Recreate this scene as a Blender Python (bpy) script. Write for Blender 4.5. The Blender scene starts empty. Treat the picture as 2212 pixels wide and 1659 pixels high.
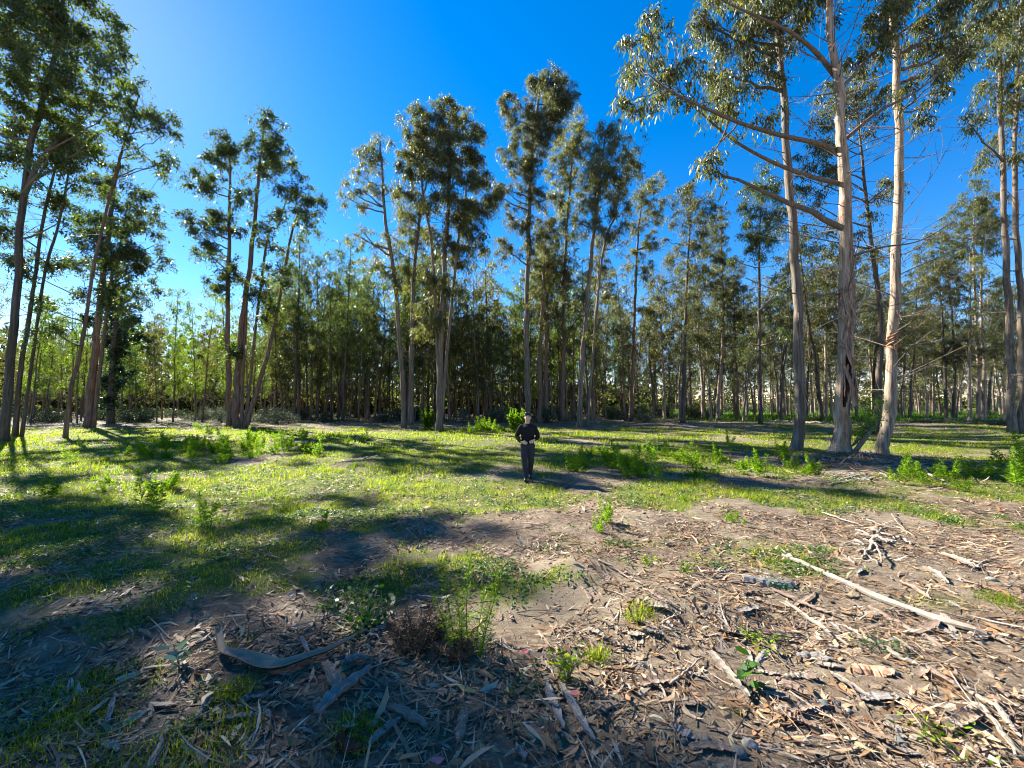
import bpy, math, random
import numpy as np
from mathutils import Vector, Matrix

R = math.radians
SC = bpy.context.scene
COL = SC.collection
rng = np.random.default_rng(7)
random.seed(7)

# ------------------------------------------------------------------ camera
W0, H0, FPX = 2212.0, 1659.0, 831.0          # working frame for measuring directions
PITCH = R(2.75)
CAMZ = 1.99
cam_d = bpy.data.cameras.new('camera')
cam_d.sensor_width = 36.0
cam_d.sensor_fit = 'HORIZONTAL'
cam_d.lens = 36.0 * FPX / W0
cam_d.clip_start = 0.05
cam_d.clip_end = 6000
cam = bpy.data.objects.new('camera', cam_d)
COL.objects.link(cam)
cam.location = (0, 0, CAMZ)
cam.rotation_euler = (R(90) + PITCH, 0, 0)
SC.camera = cam

# ------------------------------------------------------------------ sky and sun
SUN_AZ, SUN_EL = R(-50.4), R(36.0)           # azimuth measured from +Y towards +X
SUN = Vector((math.sin(SUN_AZ) * math.cos(SUN_EL), math.cos(SUN_AZ) * math.cos(SUN_EL), math.sin(SUN_EL)))
world = bpy.data.worlds.new('World')
SC.world = world
world.use_nodes = True
wn = world.node_tree
for n in list(wn.nodes):
    wn.nodes.remove(n)
sky = wn.nodes.new('ShaderNodeTexSky')
sky.sky_type = 'NISHITA'
sky.sun_disc = False
sky.sun_elevation = SUN_EL
sky.sun_rotation = SUN_AZ
sky.altitude = 200
sky.air_density = 1.0
sky.dust_density = 0.07
sky.ozone_density = 3.0
hs = wn.nodes.new('ShaderNodeHueSaturation')
hs.inputs['Saturation'].default_value = 1.42
bg = wn.nodes.new('ShaderNodeBackground')
bg.inputs['Strength'].default_value = 0.066
wo = wn.nodes.new('ShaderNodeOutputWorld')
wn.links.new(sky.outputs[0], hs.inputs['Color'])
tint = wn.nodes.new('ShaderNodeMix')
tint.data_type = 'RGBA'
tint.blend_type = 'MULTIPLY'
tint.inputs[0].default_value = 1.0
tint.inputs[7].default_value = (1.0, 0.84, 0.93, 1)
wn.links.new(hs.outputs[0], tint.inputs[6])
wn.links.new(tint.outputs[2], bg.inputs['Color'])
wn.links.new(bg.outputs[0], wo.inputs['Surface'])
sun_d = bpy.data.lights.new('sun', 'SUN')
sun_d.energy = 5.0
sun_d.angle = R(0.53)
sun_d.color = (1.0, 0.96, 0.90)
sun = bpy.data.objects.new('sun', sun_d)
COL.objects.link(sun)
sun.rotation_euler = SUN.to_track_quat('Z', 'Y').to_euler()
SC.view_settings.view_transform = 'Standard'
SC.view_settings.look = 'None'
SC.view_settings.exposure = 2.12
SC.view_settings.gamma = 1.0
SC.cycles.max_bounces = 6
SC.cycles.diffuse_bounces = 4
SC.cycles.glossy_bounces = 2
SC.cycles.transmission_bounces = 4
SC.cycles.caustics_reflective = False
SC.cycles.caustics_refractive = False
SC.cycles.use_denoising = True
SC.cycles.filter_width = 1.05

# ------------------------------------------------------------------ measuring helpers
CP, SP = math.cos(PITCH), math.sin(PITCH)

def ray(u, v):
    x = (u - W0 / 2) / FPX
    y = (H0 / 2 - v) / FPX
    return np.array([x, CP - y * SP, SP + y * CP])

def at(u, v, Y):
    """point seen in direction (u, v) standing Y metres ahead"""
    d = ray(u, v)
    return np.array([0, 0, CAMZ]) + d * (Y / d[1])

def hash2(ix, iy, s):
    n = np.sin(ix * 127.1 + iy * 311.7 + s * 74.7) * 43758.5453
    return n - np.floor(n)

def vnoise(x, y, s=0):
    x = np.asarray(x, float); y = np.asarray(y, float)
    ix, iy = np.floor(x), np.floor(y)
    fx, fy = x - ix, y - iy
    fx = fx * fx * (3 - 2 * fx); fy = fy * fy * (3 - 2 * fy)
    a, b = hash2(ix, iy, s), hash2(ix + 1, iy, s)
    c, d = hash2(ix, iy + 1, s), hash2(ix + 1, iy + 1, s)
    return (a + (b - a) * fx) * (1 - fy) + (c + (d - c) * fx) * fy

def fbm(x, y, s=0, o=4):
    t = 0; a = 0.5; tot = 0
    for k in range(o):
        t = t + a * vnoise(x, y, s + k * 3); tot += a
        x = np.asarray(x) * 2.03 + 5.1; y = np.asarray(y) * 2.03 - 3.7; a *= 0.5
    return t / tot

def sstep(a, b, x):
    t = np.clip((np.asarray(x, float) - a) / (b - a), 0, 1)
    return t * t * (3 - 2 * t)

MOUNDS = [(0.72, 4.15, 0.50, 0.17), (1.55, 3.7, 0.6, 0.07), (-0.15, 3.1, 0.6, 0.05), (1.15, 3.3, 0.4, 0.05),
          (-1.6, 5.9, 0.5, 0.08), (0.3, 6.1, 0.9, 0.07), (2.4, 6.3, 0.7, 0.10), (3.4, 5.2, 0.6, 0.07),
          (12.0, 13.4, 1.9, 0.22), (28.4, 21.5, 2.2, 0.3), (-3.0, 4.0, 0.8, 0.06), (4.2, 7.6, 0.9, 0.09),
          (2.6, 2.4, 0.5, 0.05), (-1.2, 2.2, 0.4, 0.05), (13.5, 33, 4.0, 0.25), (8, 38, 3.0, .3),
          (24, 30, 5.0, .25), (34, 30, 5, .3)]

def H(x, y):
    x = np.asarray(x, float); y = np.asarray(y, float)
    z = 0.20 * (1 - sstep(2.5, 8.5, y)) + 0 * x
    near = 1 - sstep(14, 40, np.hypot(x, y))
    z = z + (fbm(x * 0.22, y * 0.22, 2, 3) - 0.5) * 0.22 * sstep(3, 12, np.hypot(x, y))
    z = z + (fbm(x * 1.1, y * 1.1, 5, 3) - 0.5) * 0.10 * near
    z = z + (fbm(x * 5.0, y * 5.0, 11, 3) - 0.5) * 0.055 * near
    mod = 0.75 + 0.5 * fbm(x * 3.1, y * 3.1, 17, 2)
    for mx, my, mr, mh in MOUNDS:
        z = z + mh * mod * np.exp(-((x - mx) ** 2 + (y - my) ** 2) / (mr * mr) * 1.4)
    return z

def ground_at(u, v):
    d = ray(u, v)
    Y = 20.0
    if d[2] < 0:
        Y = -CAMZ / d[2] * d[1]
    for _ in range(5):
        p = at(u, v, Y)
        h = float(H(p[0], p[1]))
        if d[2] >= -1e-3: break
        Y = (h - CAMZ) / d[2] * d[1]
    p = at(u, v, Y); p[2] = float(H(p[0], p[1]))
    return p

def grass_mask(x, y):
    """how much living grass covers the soil"""
    x = np.asarray(x, float); y = np.asarray(y, float)
    n = fbm(x * 0.55 + 3, y * 0.75, 21, 4)
    n2 = fbm(x * 2.3, y * 2.3, 31, 3)
    left = sstep(0.7, -1.0, x + 0.10 * (y - 3))
    mid = sstep(6.0, 8.3, y - 0.04 * np.clip(x, -2, 6))
    far = sstep(24, 34, y)
    strip = np.exp(-((y - 4.75 + 0.05 * x) / 0.5) ** 2) * sstep(0.3, 1.2, x) * sstep(4.3, 3.0, x)
    b = 0.10 + (0.06 + 0.30 * sstep(2.6, 5.5, y)) * left + 0.46 * mid * (1 - 0.1 * left) + 0.30 * strip
    b = b - 0.48 * sstep(.45, .62, fbm(x * .42 + 9, y * .6 + 2, 61, 3)) * sstep(6, 8, y)
    b = np.where(y > 6, np.maximum(b, 0.46 * mid + 0.08), b)
    bare = np.exp(-(((x - 12.2) / 2.6) ** 2 + ((y - 12.6) / 1.5) ** 2)) * 0.5
    bare = bare + np.exp(-(((x - 4.2) / 3.5) ** 2 + ((y - 10.4) / 0.6) ** 2)) * 0.2
    b = b - bare
    fld = sstep(10, 22, x - 0.15 * y) * sstep(36, 46, y)
    b = b * (1 - 0.62 * far) + fld * 0.8
    return np.clip(sstep(0.40, 0.62, b * 0.80 + n * 1.0 + n2 * 0.5 - 0.56), 0, 1)

# ------------------------------------------------------------------ mesh helpers
class MB:
    def __init__(s): s.v = []; s.f = []; s.n = 0
    def add(s, v, f, m=0):
        v = np.asarray(v, float).reshape(-1, 3)
        for a in ([f] if isinstance(f, np.ndarray) else f):
            a = np.asarray(a, int)
            if len(a): s.f.append((a + s.n, m))
        s.v.append(v); s.n += len(v)
    def mesh(s, name, mats, smooth=False):
        me = bpy.data.meshes.new(name)
        V = np.concatenate(s.v) if s.v else np.zeros((0, 3))
        me.vertices.add(len(V)); me.vertices.foreach_set('co', V.astype(np.float32).ravel())
        idx = np.concatenate([a.ravel() for a, m in s.f])
        tot = np.concatenate([np.full(len(a), a.shape[1]) for a, m in s.f])
        mi = np.concatenate([np.full(len(a), m) for a, m in s.f])
        me.loops.add(len(idx)); me.loops.foreach_set('vertex_index', idx.astype(np.int32))
        me.polygons.add(len(tot))
        me.polygons.foreach_set('loop_start', (np.cumsum(tot) - tot).astype(np.int32))
        me.polygons.foreach_set('loop_total', tot.astype(np.int32))
        for m in (mats if isinstance(mats, (list, tuple)) else [mats]): me.materials.append(m)
        me.polygons.foreach_set('material_index', mi.astype(np.int32))
        me.polygons.foreach_set('use_smooth', np.full(len(tot), smooth))
        me.update(calc_edges=True)
        return me

def link(name, me, parent=None, loc=None):
    o = bpy.data.objects.new(name, me)
    COL.objects.link(o)
    if parent is not None: o.parent = parent
    if loc is not None: o.location = tuple(loc)
    return o

def tag(o, label=None, cat=None, group=None, kind=None):
    if label: o['label'] = label
    if cat: o['category'] = cat
    if group: o['group'] = group
    if kind: o['kind'] = kind
    return o

def empty(name, loc, label, cat, group=None):
    o = bpy.data.objects.new(name, None)
    o.empty_display_size = 0.2
    COL.objects.link(o); o.location = tuple(loc)
    return tag(o, label, cat, group)

def tube(path, rad, sides=8, cap=True, flat=None, rot=0.0, jitter=0.0):
    """swept tube; flat=(a,b) scales the section axes"""
    P = np.asarray(path, float); n = len(P)
    r = np.broadcast_to(np.asarray(rad, float), (n,))
    T = np.gradient(P, axis=0); T /= np.linalg.norm(T, axis=1, keepdims=True) + 1e-9
    t0 = T.mean(0); ref = np.array([1.0, 0, 0]) if abs(t0[0]) < 0.8 * np.linalg.norm(t0) + 1e-9 else np.array([0, 1.0, 0])
    A = np.cross(T, ref); A /= np.linalg.norm(A, axis=1, keepdims=True) + 1e-9
    B = np.cross(T, A)
    th = np.linspace(0, 2 * math.pi, sides, endpoint=False) + rot
    fa, fb = flat if flat is not None else (1, 1)
    rr = r[:, None] * (1 + (rng.normal(0, jitter, (n, sides)) if jitter else 0))
    V = P[:, None] + (rr * np.cos(th) * fa)[..., None] * A[:, None] + (rr * np.sin(th) * fb)[..., None] * B[:, None]
    V = V.reshape(-1, 3)
    i = np.arange(n - 1)[:, None] * sides; j = np.arange(sides)[None]; k = (j + 1) % sides
    F = np.stack([i + j, i + k, i + sides + k, i + sides + j], -1).reshape(-1, 4)
    fs = [F]
    if cap:
        V = np.concatenate([V, P[:1], P[-1:]])
        c0, c1 = n * sides, n * sides + 1
        j = np.arange(sides); k = (j + 1) % sides
        fs.append(np.stack([np.full(sides, c0), k, j], -1))
        o = (n - 1) * sides
        fs.append(np.stack([np.full(sides, c1), o + j, o + k], -1))
    return V, fs

def spline(pts, n):
    P = np.asarray(pts, float)
    if len(P) == 2:
        t = np.linspace(0, 1, n)[:, None]; return P[0] * (1 - t) + P[1] * t
    Q = np.concatenate([[2 * P[0] - P[1]], P, [2 * P[-1] - P[-2]]])
    s = np.linspace(0, len(P) - 1, n); k = np.minimum(s.astype(int), len(P) - 2); t = (s - k)[:, None]
    p0, p1, p2, p3 = Q[k], Q[k + 1], Q[k + 2], Q[k + 3]
    return 0.5 * (2 * p1 + (p2 - p0) * t + (2 * p0 - 5 * p1 + 4 * p2 - p3) * t ** 2 + (3 * p1 - p0 - 3 * p2 + p3) * t ** 3)

def bez(a, b, c, n):
    t = np.linspace(0, 1, n)[:, None]
    return a * (1 - t) ** 2 + 2 * b * t * (1 - t) + c * t * t

def unit(v): return v / (np.linalg.norm(v, axis=-1, keepdims=True) + 1e-9)

def leaf_quads(P, D, L, Wd, sickle=0.0):
    """one folded lance-shaped blade per point: P root, D direction"""
    N = len(P); D = unit(D)
    S = unit(np.cross(D, rng.normal(size=(N, 3)))); Nn = np.cross(S, D)
    L = L[:, None]; Wd = Wd[:, None]
    mid = P + D * L * 0.42 + Nn * L * sickle
    V = np.stack([P, mid + S * Wd * 0.5, P + D * L, mid - S * Wd * 0.5], 1).reshape(-1, 3)
    F = np.arange(N * 4).reshape(N, 4)
    return V, F

def leaf_long(P, D, L, Wd, bend):
    """two-section curved blade (6 verts)"""
    N = len(P); D = unit(D)
    S = unit(np.cross(D, rng.normal(size=(N, 3)))); Nn = np.cross(S, D)
    L = L[:, None]; Wd = Wd[:, None]; b = np.asarray(bend).reshape(-1, 1)
    a1 = P + D * L * 0.3 + S * b * L * 0.5; a2 = P + D * L * 0.68 + S * b * L * 0.5
    V = np.stack([P, a1 + S * Wd * .45, a2 + S * Wd * .4, P + D * L, a2 - S * Wd * .4, a1 - S * Wd * .45], 1).reshape(-1, 3)
    i = np.arange(N)[:, None] * 6
    F = np.concatenate([i + [[0, 1, 5, 5]], ], 0)
    t1 = i + np.array([[0, 1, 5]]); q = i + np.array([[1, 2, 4, 5]]); t2 = i + np.array([[2, 3, 4]])
    return V, [t1, q, t2]

# ------------------------------------------------------------------ materials
class NT:
    def __init__(s, name):
        s.m = bpy.data.materials.new(name); s.m.use_nodes = True
        s.t = s.m.node_tree
        for n in list(s.t.nodes): s.t.nodes.remove(n)
        s.out = s.t.nodes.new('ShaderNodeOutputMaterial')
    def n(s, typ, ins=None, **props):
        nd = s.t.nodes.new('ShaderNode' + typ)
        for k, v in props.items(): setattr(nd, k, v)
        for k, v in (ins or {}).items():
            if isinstance(v, bpy.types.NodeSocket): s.t.links.new(v, nd.inputs[k])
            else: nd.inputs[k].default_value = v
        return nd
    def ramp(s, fac, stops, interp='LINEAR'):
        nd = s.t.nodes.new('ShaderNodeValToRGB'); cr = nd.color_ramp; cr.interpolation = interp
        while len(cr.elements) < len(stops): cr.elements.new(0.5)
        for e, (p, c) in zip(cr.elements, stops):
            e.position = p; e.color = (*c, 1) if len(c) == 3 else c
        s.t.links.new(fac, nd.inputs[0]); return nd.outputs[0]
    def mix(s, f, a, b, blend='MIX'):
        nd = s.t.nodes.new('ShaderNodeMix'); nd.data_type = 'RGBA'; nd.blend_type = blend
        for sock, v in ((nd.inputs[0], f), (nd.inputs[6], a), (nd.inputs[7], b)):
            if isinstance(v, bpy.types.NodeSocket): s.t.links.new(v, sock)
            else: sock.default_value = v if isinstance(v, (int, float)) else (*v, 1)
        return nd.outputs[2]
    def math(s, op, a, b=0.0):
        nd = s.t.nodes.new('ShaderNodeMath'); nd.operation = op
        for i, v in enumerate((a, b)):
            if isinstance(v, bpy.types.NodeSocket): s.t.links.new(v, nd.inputs[i])
            else: nd.inputs[i].default_value = v
        return nd.outputs[0]
    def coords(s, scale=(1, 1, 1), kind='Object'):
        tc = s.n('TexCoord'); mp = s.n('Mapping', {'Vector': tc.outputs[kind], 'Scale': scale}); return mp.outputs[0]
    def noise(s, vec, scale, detail=4, rough=.55):
        return s.n('TexNoise', {'Vector': vec, 'Scale': scale, 'Detail': detail, 'Roughness': rough}).outputs['Fac']
    def done(s, sh):
        s.t.links.new(sh, s.out.inputs['Surface']); return s.m

def rnd(t):
    g = t.n('NewGeometry'); oi = t.n('ObjectInfo')
    return t.math('FRACT', t.math('ADD', g.outputs['Random Per Island'], oi.outputs['Random']))

def leaf_mat(name, stops, trans, tcol, rough=.42, spec=.5):
    t = NT(name); c = t.ramp(rnd(t), stops)
    oi = t.n('ObjectInfo')
    hsv = t.n('HueSaturation', {'Color': c, 'Value': t.n('MapRange', {0: oi.outputs['Random'], 3: .8, 4: 1.2}).outputs[0]})
    p = t.n('BsdfPrincipled', {'Base Color': hsv.outputs[0], 'Roughness': rough, 'Specular IOR Level': spec})
    tc = t.mix(1.0, hsv.outputs[0], tcol, 'MULTIPLY')
    tr = t.n('BsdfTranslucent', {'Color': tc})
    return t.done(t.n('MixShader', {0: trans, 1: p.outputs[0], 2: tr.outputs[0]}).outputs[0])

M = {}
M['leaf'] = leaf_mat('eucalyptus_leaf', [(0, (.034, .042, .013)), (.35, (.062, .070, .023)), (.7, (.095, .098, .036)), (.93, (.125, .12, .05)), (1, (.17, .125, .045))], .46, (2.3, 2.3, .8), .40, .5)
M['leaf_dark'] = leaf_mat('dark_leaf', [(0, (.026, .038, .010)), (.5, (.052, .068, .018)), (1, (.092, .10, .028))], .44, (2.2, 2.6, 1.0), .36, .6)
M['leaf_young'] = leaf_mat('young_leaf', [(0, (.045, .066, .010)), (.5, (.08, .108, .016)), (1, (.125, .145, .025))], .56, (2.2, 2.6, .9), .42)
M['leaf_gold'] = leaf_mat('yellowish_leaf', [(0, (.06, .07, .018)), (.5, (.10, .105, .03)), (1, (.15, .14, .05))], .45, (2.0, 2.2, .9), .4)
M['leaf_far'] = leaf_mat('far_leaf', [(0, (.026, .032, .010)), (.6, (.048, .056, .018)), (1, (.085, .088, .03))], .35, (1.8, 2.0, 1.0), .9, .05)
M['ivy'] = leaf_mat('ivy_leaf', [(0, (.016, .032, .012)), (1, (.045, .07, .026))], .3, (1.6, 2.2, 1.0), .35)
M['bush'] = leaf_mat('gorse_leaf', [(0, (.02, .03, .012)), (.6, (.04, .055, .02)), (1, (.09, .10, .05))], .25, (1.8, 2.0, 1.0), .5)
M['grey_bush'] = leaf_mat('grey_shrub_leaf', [(0, (.06, .075, .045)), (1, (.15, .16, .11))], .3, (1.5, 1.7, 1.1), .5)
M['grass'] = leaf_mat('grass_blade', [(0, (.055, .10, .008)), (.45, (.115, .158, .010)), (.85, (.17, .19, .014)), (1, (.24, .20, .07))], .62, (2.5, 2.5, .6), .6, .2)
M['field'] = leaf_mat('field_grass_blade', [(0, (.035, .07, .010)), (.6, (.06, .115, .014)), (1, (.11, .15, .03))], .5, (2.0, 2.3, .8), .6, .2)
M['clover'] = leaf_mat('low_herb_leaf', [(0, (.025, .06, .018)), (.6, (.05, .10, .03)), (1, (.09, .15, .05))], .4, (1.9, 2.1, .9), .4, .4)
M['weed'] = leaf_mat('weed_leaf', [(0, (.06, .115, .010)), (.6, (.10, .17, .014)), (1, (.16, .21, .02))], .66, (2.4, 2.5, .7), .55, .25)
M['blue_leaf'] = leaf_mat('bluish_juvenile_leaf', [(0, (.07, .12, .09)), (1, (.14, .20, .15))], .25, (1.4, 1.6, 1.1), .45)
M['glossy_leaf'] = leaf_mat('glossy_leaf', [(0, (.02, .07, .012)), (1, (.06, .14, .02))], .3, (1.8, 2.0, .8), .5, .35)
M['dead'] = leaf_mat('dead_brush', [(0, (.05, .035, .022)), (1, (.12, .085, .05))], .1, (1.2, 1.1, .9), .8, .2)

def litter_mat(name, stops, trans=.12, rough=.6):
    t = NT(name); r = rnd(t)
    v = t.coords((1, 1, 1), 'Object')
    c = t.ramp(r, stops)
    nz = t.noise(v, 60, 3)
    c = t.mix(t.math('MULTIPLY', nz, .55), c, (.07, .045, .03))
    p = t.n('BsdfPrincipled', {'Base Color': c, 'Roughness': rough, 'Specular IOR Level': .3})
    tr = t.n('BsdfTranslucent', {'Color': c})
    return t.done(t.n('MixShader', {0: trans, 1: p.outputs[0], 2: tr.outputs[0]}).outputs[0])

M['litter'] = litter_mat('fallen_leaf', [(0, (.11, .06, .028)), (.25, (.25, .14, .06)), (.5, (.38, .235, .115)), (.70, (.46, .325, .19)), (.82, (.35, .14, .045)), (.92, (.56, .46, .33)), (1, (.22, .22, .08))])
M['chip'] = litter_mat('bark_chip', [(0, (.09, .058, .035)), (.4, (.21, .145, .09)), (.75, (.34, .265, .185)), (1, (.52, .45, .35))], .03, .75)
M['twig_dry'] = litter_mat('dry_twig', [(0, (.06, .04, .025)), (.6, (.19, .13, .08)), (1, (.36, .28, .20))], .0, .8)

def wood_mat(name, a, b, c, streak=14.0, bump=.5):
    t = NT(name)
    v = t.coords((streak, streak, streak * .12), 'Object')
    if streak >= 40:
        v = t.n('Mapping', {'Vector': t.n('Attribute', attribute_name='grain').outputs['Vector'], 'Scale': (170, 9, 1)}).outputs[0]
    n1 = t.noise(v, 1.0, 6, .65)
    n2 = t.noise(t.coords((3, 3, 3), 'Object'), 1.0, 4)
    col = t.ramp(t.math('ADD', t.math('MULTIPLY', n1, .75), t.math('MULTIPLY', n2, .25)), [(.3, a), (.5, b), (.68, c)])
    bp = t.n('Bump', {'Height': n1, 'Strength': bump, 'Distance': .02})
    return t.done(t.n('BsdfPrincipled', {'Base Color': col, 'Roughness': .85, 'Specular IOR Level': .2, 'Normal': bp.outputs[0]}).outputs[0])

def bark_mat(name, pale, mid, dark, peel=(.16, .09, .055), amount=.5):
    """smooth shed gum bark with long vertical streaks, loose darker plates"""
    t = NT(name)
    oi = t.n('ObjectInfo')
    tc = t.n('TexCoord')
    off = t.n('VectorMath', {0: tc.outputs['Object']}, operation='ADD')
    off2 = t.n('CombineXYZ', {0: t.math('MULTIPLY', oi.outputs['Random'], 37.0), 1: t.math('MULTIPLY', oi.outputs['Random'], 91.0)})
    t.t.links.new(off2.outputs[0], off.inputs[1])
    def nz(sc, det, ro=.6):
        mp = t.n('Mapping', {'Vector': off.outputs[0], 'Scale': sc})
        return t.noise(mp.outputs[0], 1.0, det, ro)
    streak = nz((13, 13, .9), 6)
    fine = nz((40, 40, 4.0), 4)
    patch = nz((2.6, 2.6, .55), 5)
    c = t.ramp(streak, [(.34, dark), (.47, mid), (.62, pale)])
    pm = t.ramp(patch, [(.50 + .12 * (1 - amount), (0, 0, 0)), (.56 + .12 * (1 - amount), (1, 1, 1))])
    c = t.mix(pm, c, t.mix(fine, peel, mid))
    c = t.mix(t.math('MULTIPLY', fine, .5), c, t.mix(.5, dark, mid))
    hgt = t.math('ADD', t.math('MULTIPLY', streak, .6), t.math('ADD', t.math('MULTIPLY', fine, .4), t.math('MULTIPLY', pm, .35)))
    bp = t.n('Bump', {'Height': hgt, 'Strength': .7, 'Distance': .03})
    return t.done(t.n('BsdfPrincipled', {'Base Color': c, 'Roughness': .8, 'Specular IOR Level': .25, 'Normal': bp.outputs[0]}).outputs[0])

M['bark'] = bark_mat('gum_bark', (.27, .205, .145), (.155, .112, .076), (.07, .048, .033))
M['bark_pale'] = bark_mat('pale_gum_bark', (.47, .37, .265), (.31, .225, .15), (.115, .075, .047), (.17, .09, .048), .75)
M['bark_grey'] = bark_mat('grey_gum_bark', (.25, .205, .155), (.15, .115, .082), (.065, .05, .036), (.12, .075, .048), .5)
M['bark_brown'] = bark_mat('brown_gum_bark', (.27, .175, .115), (.15, .092, .058), (.068, .042, .028), (.18, .09, .045), .6)
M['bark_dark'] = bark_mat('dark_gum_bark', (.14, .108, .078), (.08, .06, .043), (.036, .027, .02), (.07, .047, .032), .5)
M['twig'] = wood_mat('branch_bark', (.07, .055, .045), (.14, .11, .09), (.24, .20, .16), 20)
M['scar'] = wood_mat('rotten_heartwood', (.012, .007, .005), (.045, .022, .013), (.13, .055, .028), 22, .8)
M['orange_wood'] = wood_mat('stripped_wood', (.20, .10, .05), (.36, .20, .11), (.50, .32, .20), 18, .5)
M['smooth_bark'] = wood_mat('smooth_tan_bark', (.15, .10, .065), (.27, .195, .135), (.36, .28, .20), 42, .15)
M['peel'] = wood_mat('peeling_bark', (.12, .07, .045), (.30, .19, .125), (.50, .38, .28), 16, .4)
M['silver_wood'] = wood_mat('weathered_silver_wood', (.11, .095, .08), (.27, .24, .205), (.42, .385, .34), 40, 1.0)
M['cream_bark'] = wood_mat('bleached_bark', (.17, .125, .085), (.36, .29, .215), (.52, .445, .35), 40, 1.0)
M['brown_bark'] = wood_mat('brown_fallen_bark', (.10, .065, .045), (.24, .165, .115), (.42, .32, .24), 40, .7)
M['stick'] = wood_mat('dry_stick', (.12, .085, .06), (.28, .21, .155), (.46, .38, .30), 40, .6)

def simple(name, col, rough=.7, var=.15, scale=20, spec=.3, bump=0):
    t = NT(name); n = t.noise(t.coords(), scale, 5)
    lo = tuple(c * (1 - var) for c in col); hi = tuple(min(1, c * (1 + var)) for c in col)
    ins = {'Base Color': t.ramp(n, [(.3, lo), (.7, hi)]), 'Roughness': rough, 'Specular IOR Level': spec}
    if bump: ins['Normal'] = t.n('Bump', {'Height': n, 'Strength': bump, 'Distance': .01}).outputs[0]
    return t.done(t.n('BsdfPrincipled', ins).outputs[0])

M['clod'] = simple('soil_clod', (.23, .175, .11), .95, .35, 40, .1, .4)
M['stone'] = simple('grey_stone', (.10, .10, .09), .8, .45, 25, .25, .5)
M['stone_pale'] = simple('pale_stone', (.19, .18, .155), .8, .4, 25, .25, .5)
M['skin'] = simple('skin', (.64, .38, .26), .5, .1, 30)
M['knit'] = simple('black_knit', (.014, .012, .012), .85, .4, 160, .2, .4)
M['denim'] = simple('dark_trouser_cloth', (.036, .036, .038), .85, .4, 90, .2, .4)
M['shoe'] = simple('black_shoe', (.012, .011, .011), .5, .2, 40)
M['hair'] = simple('dark_brown_hair', (.022, .013, .009), .5, .5, 120, .4, .5)
M['eye'] = simple('dark_eye', (.02, .014, .01), .2, .1, 10, .5)
M['lip'] = simple('lip', (.36, .16, .13), .5, .1, 30)
M['petal'] = simple('pink_red_leaf', (.55, .16, .16), .5, .2, 40)

def ground_mat():
    t = NT('forest_ground')
    v = t.coords((1, 1, 1), 'Object')
    g = t.n('Attribute', attribute_name='grass').outputs['Fac']
    lit = t.n('Attribute', attribute_name='litter').outputs['Fac']
    n_big = t.noise(v, .9, 5); n_mid = t.noise(v, 7, 5); n_fine = t.noise(v, 70, 4, .7); n_grit = t.noise(v, 320, 2, .6)
    sand = t.ramp(n_mid, [(.28, (.155, .12, .075)), (.5, (.25, .20, .132)), (.75, (.345, .285, .195))])
    sand = t.mix(t.math('MULTIPLY', n_fine, .5), sand, (.13, .09, .055))
    speck = t.ramp(n_grit, [(.62, (0, 0, 0)), (.70, (1, 1, 1))])
    sand = t.mix(t.math('MULTIPLY', speck, .5), sand, (.46, .41, .35))
    vor = t.n('TexVoronoi', {'Vector': t.n('Mapping', {'Vector': v, 'Scale': (16, 40, 10), 'Rotation': (0, 0, .7)}).outputs[0], 'Scale': 1.0, 'Randomness': 1.0})
    duff = t.ramp(t.n('SeparateColor', {0: vor.outputs['Color']}).outputs[0], [(0, (.06, .04, .028)), (.45, (.13, .088, .058)), (.8, (.22, .155, .10)), (1, (.34, .26, .18))])
    duff = t.mix(t.math('MULTIPLY', n_fine, .6), duff, (.06, .04, .03))
    soil = t.mix(t.math('MULTIPLY', lit, t.ramp(n_big, [(.3, (.35,) * 3), (.6, (1,) * 3)])), sand, duff)
    grs = t.ramp(n_fine, [(.25, (.03, .048, .007)), (.5, (.075, .105, .010)), (.75, (.13, .145, .018))])
    grs = t.mix(t.math('MULTIPLY', n_mid, .5), grs, (.10, .12, .012))
    gm = t.math('MULTIPLY', g, t.ramp(n_fine, [(.30, (.25,) * 3), (.55, (1,) * 3)]))
    col = t.mix(gm, soil, grs)
    hgt = t.math('ADD', t.math('MULTIPLY', n_fine, .6), t.math('ADD', t.math('MULTIPLY', n_grit, .18), t.math('MULTIPLY', n_mid, .6)))
    bp = t.n('Bump', {'Height': hgt, 'Strength': .9, 'Distance': .035})
    return t.done(t.n('BsdfPrincipled', {'Base Color': col, 'Roughness': .95, 'Specular IOR Level': .15, 'Normal': bp.outputs[0]}).outputs[0])
M['ground'] = ground_mat()

# ------------------------------------------------------------------ ground sheet
def lines(fine, lo, hi, far, g):
    a = list(np.arange(lo, hi + 1e-6, fine)); s = fine
    while a[-1] < far: s = min(s * g, 400); a.append(a[-1] + s)
    return a
xs = lines(.072, 0, 6.0, 3000, 1.065); xs = np.array([-x for x in xs[:0:-1]] + xs)
ys = np.array(lines(.068, 1.2, 8.0, 4000, 1.06))
bk = [-(2.0 ** k) for k in range(1, 9)]
ys = np.concatenate([np.array(bk[::-1]), np.linspace(-1, 1.0, 6), ys])
GX, GY = np.meshgrid(xs, ys)
GZ = H(GX, GY)
mb = MB()
nx, ny = len(xs), len(ys)
i = (np.arange(ny - 1)[:, None] * nx + np.arange(nx - 1)[None]).ravel()
mb.add(np.stack([GX, GY, GZ], -1), np.stack([i, i + 1, i + nx + 1, i + nx], -1))
gme = mb.mesh('ground', M['ground'], True)
a = gme.attributes.new('grass', 'FLOAT', 'POINT')
a.data.foreach_set('value', grass_mask(GX, GY).astype(np.float32).ravel())
a = gme.attributes.new('litter', 'FLOAT', 'POINT')
LIT = np.clip(.35 + .75 * sstep(.42, .62, fbm(GX * .8, GY * .8, 41, 3)) + .5 * sstep(25, 34, GY), 0, 1)
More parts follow.
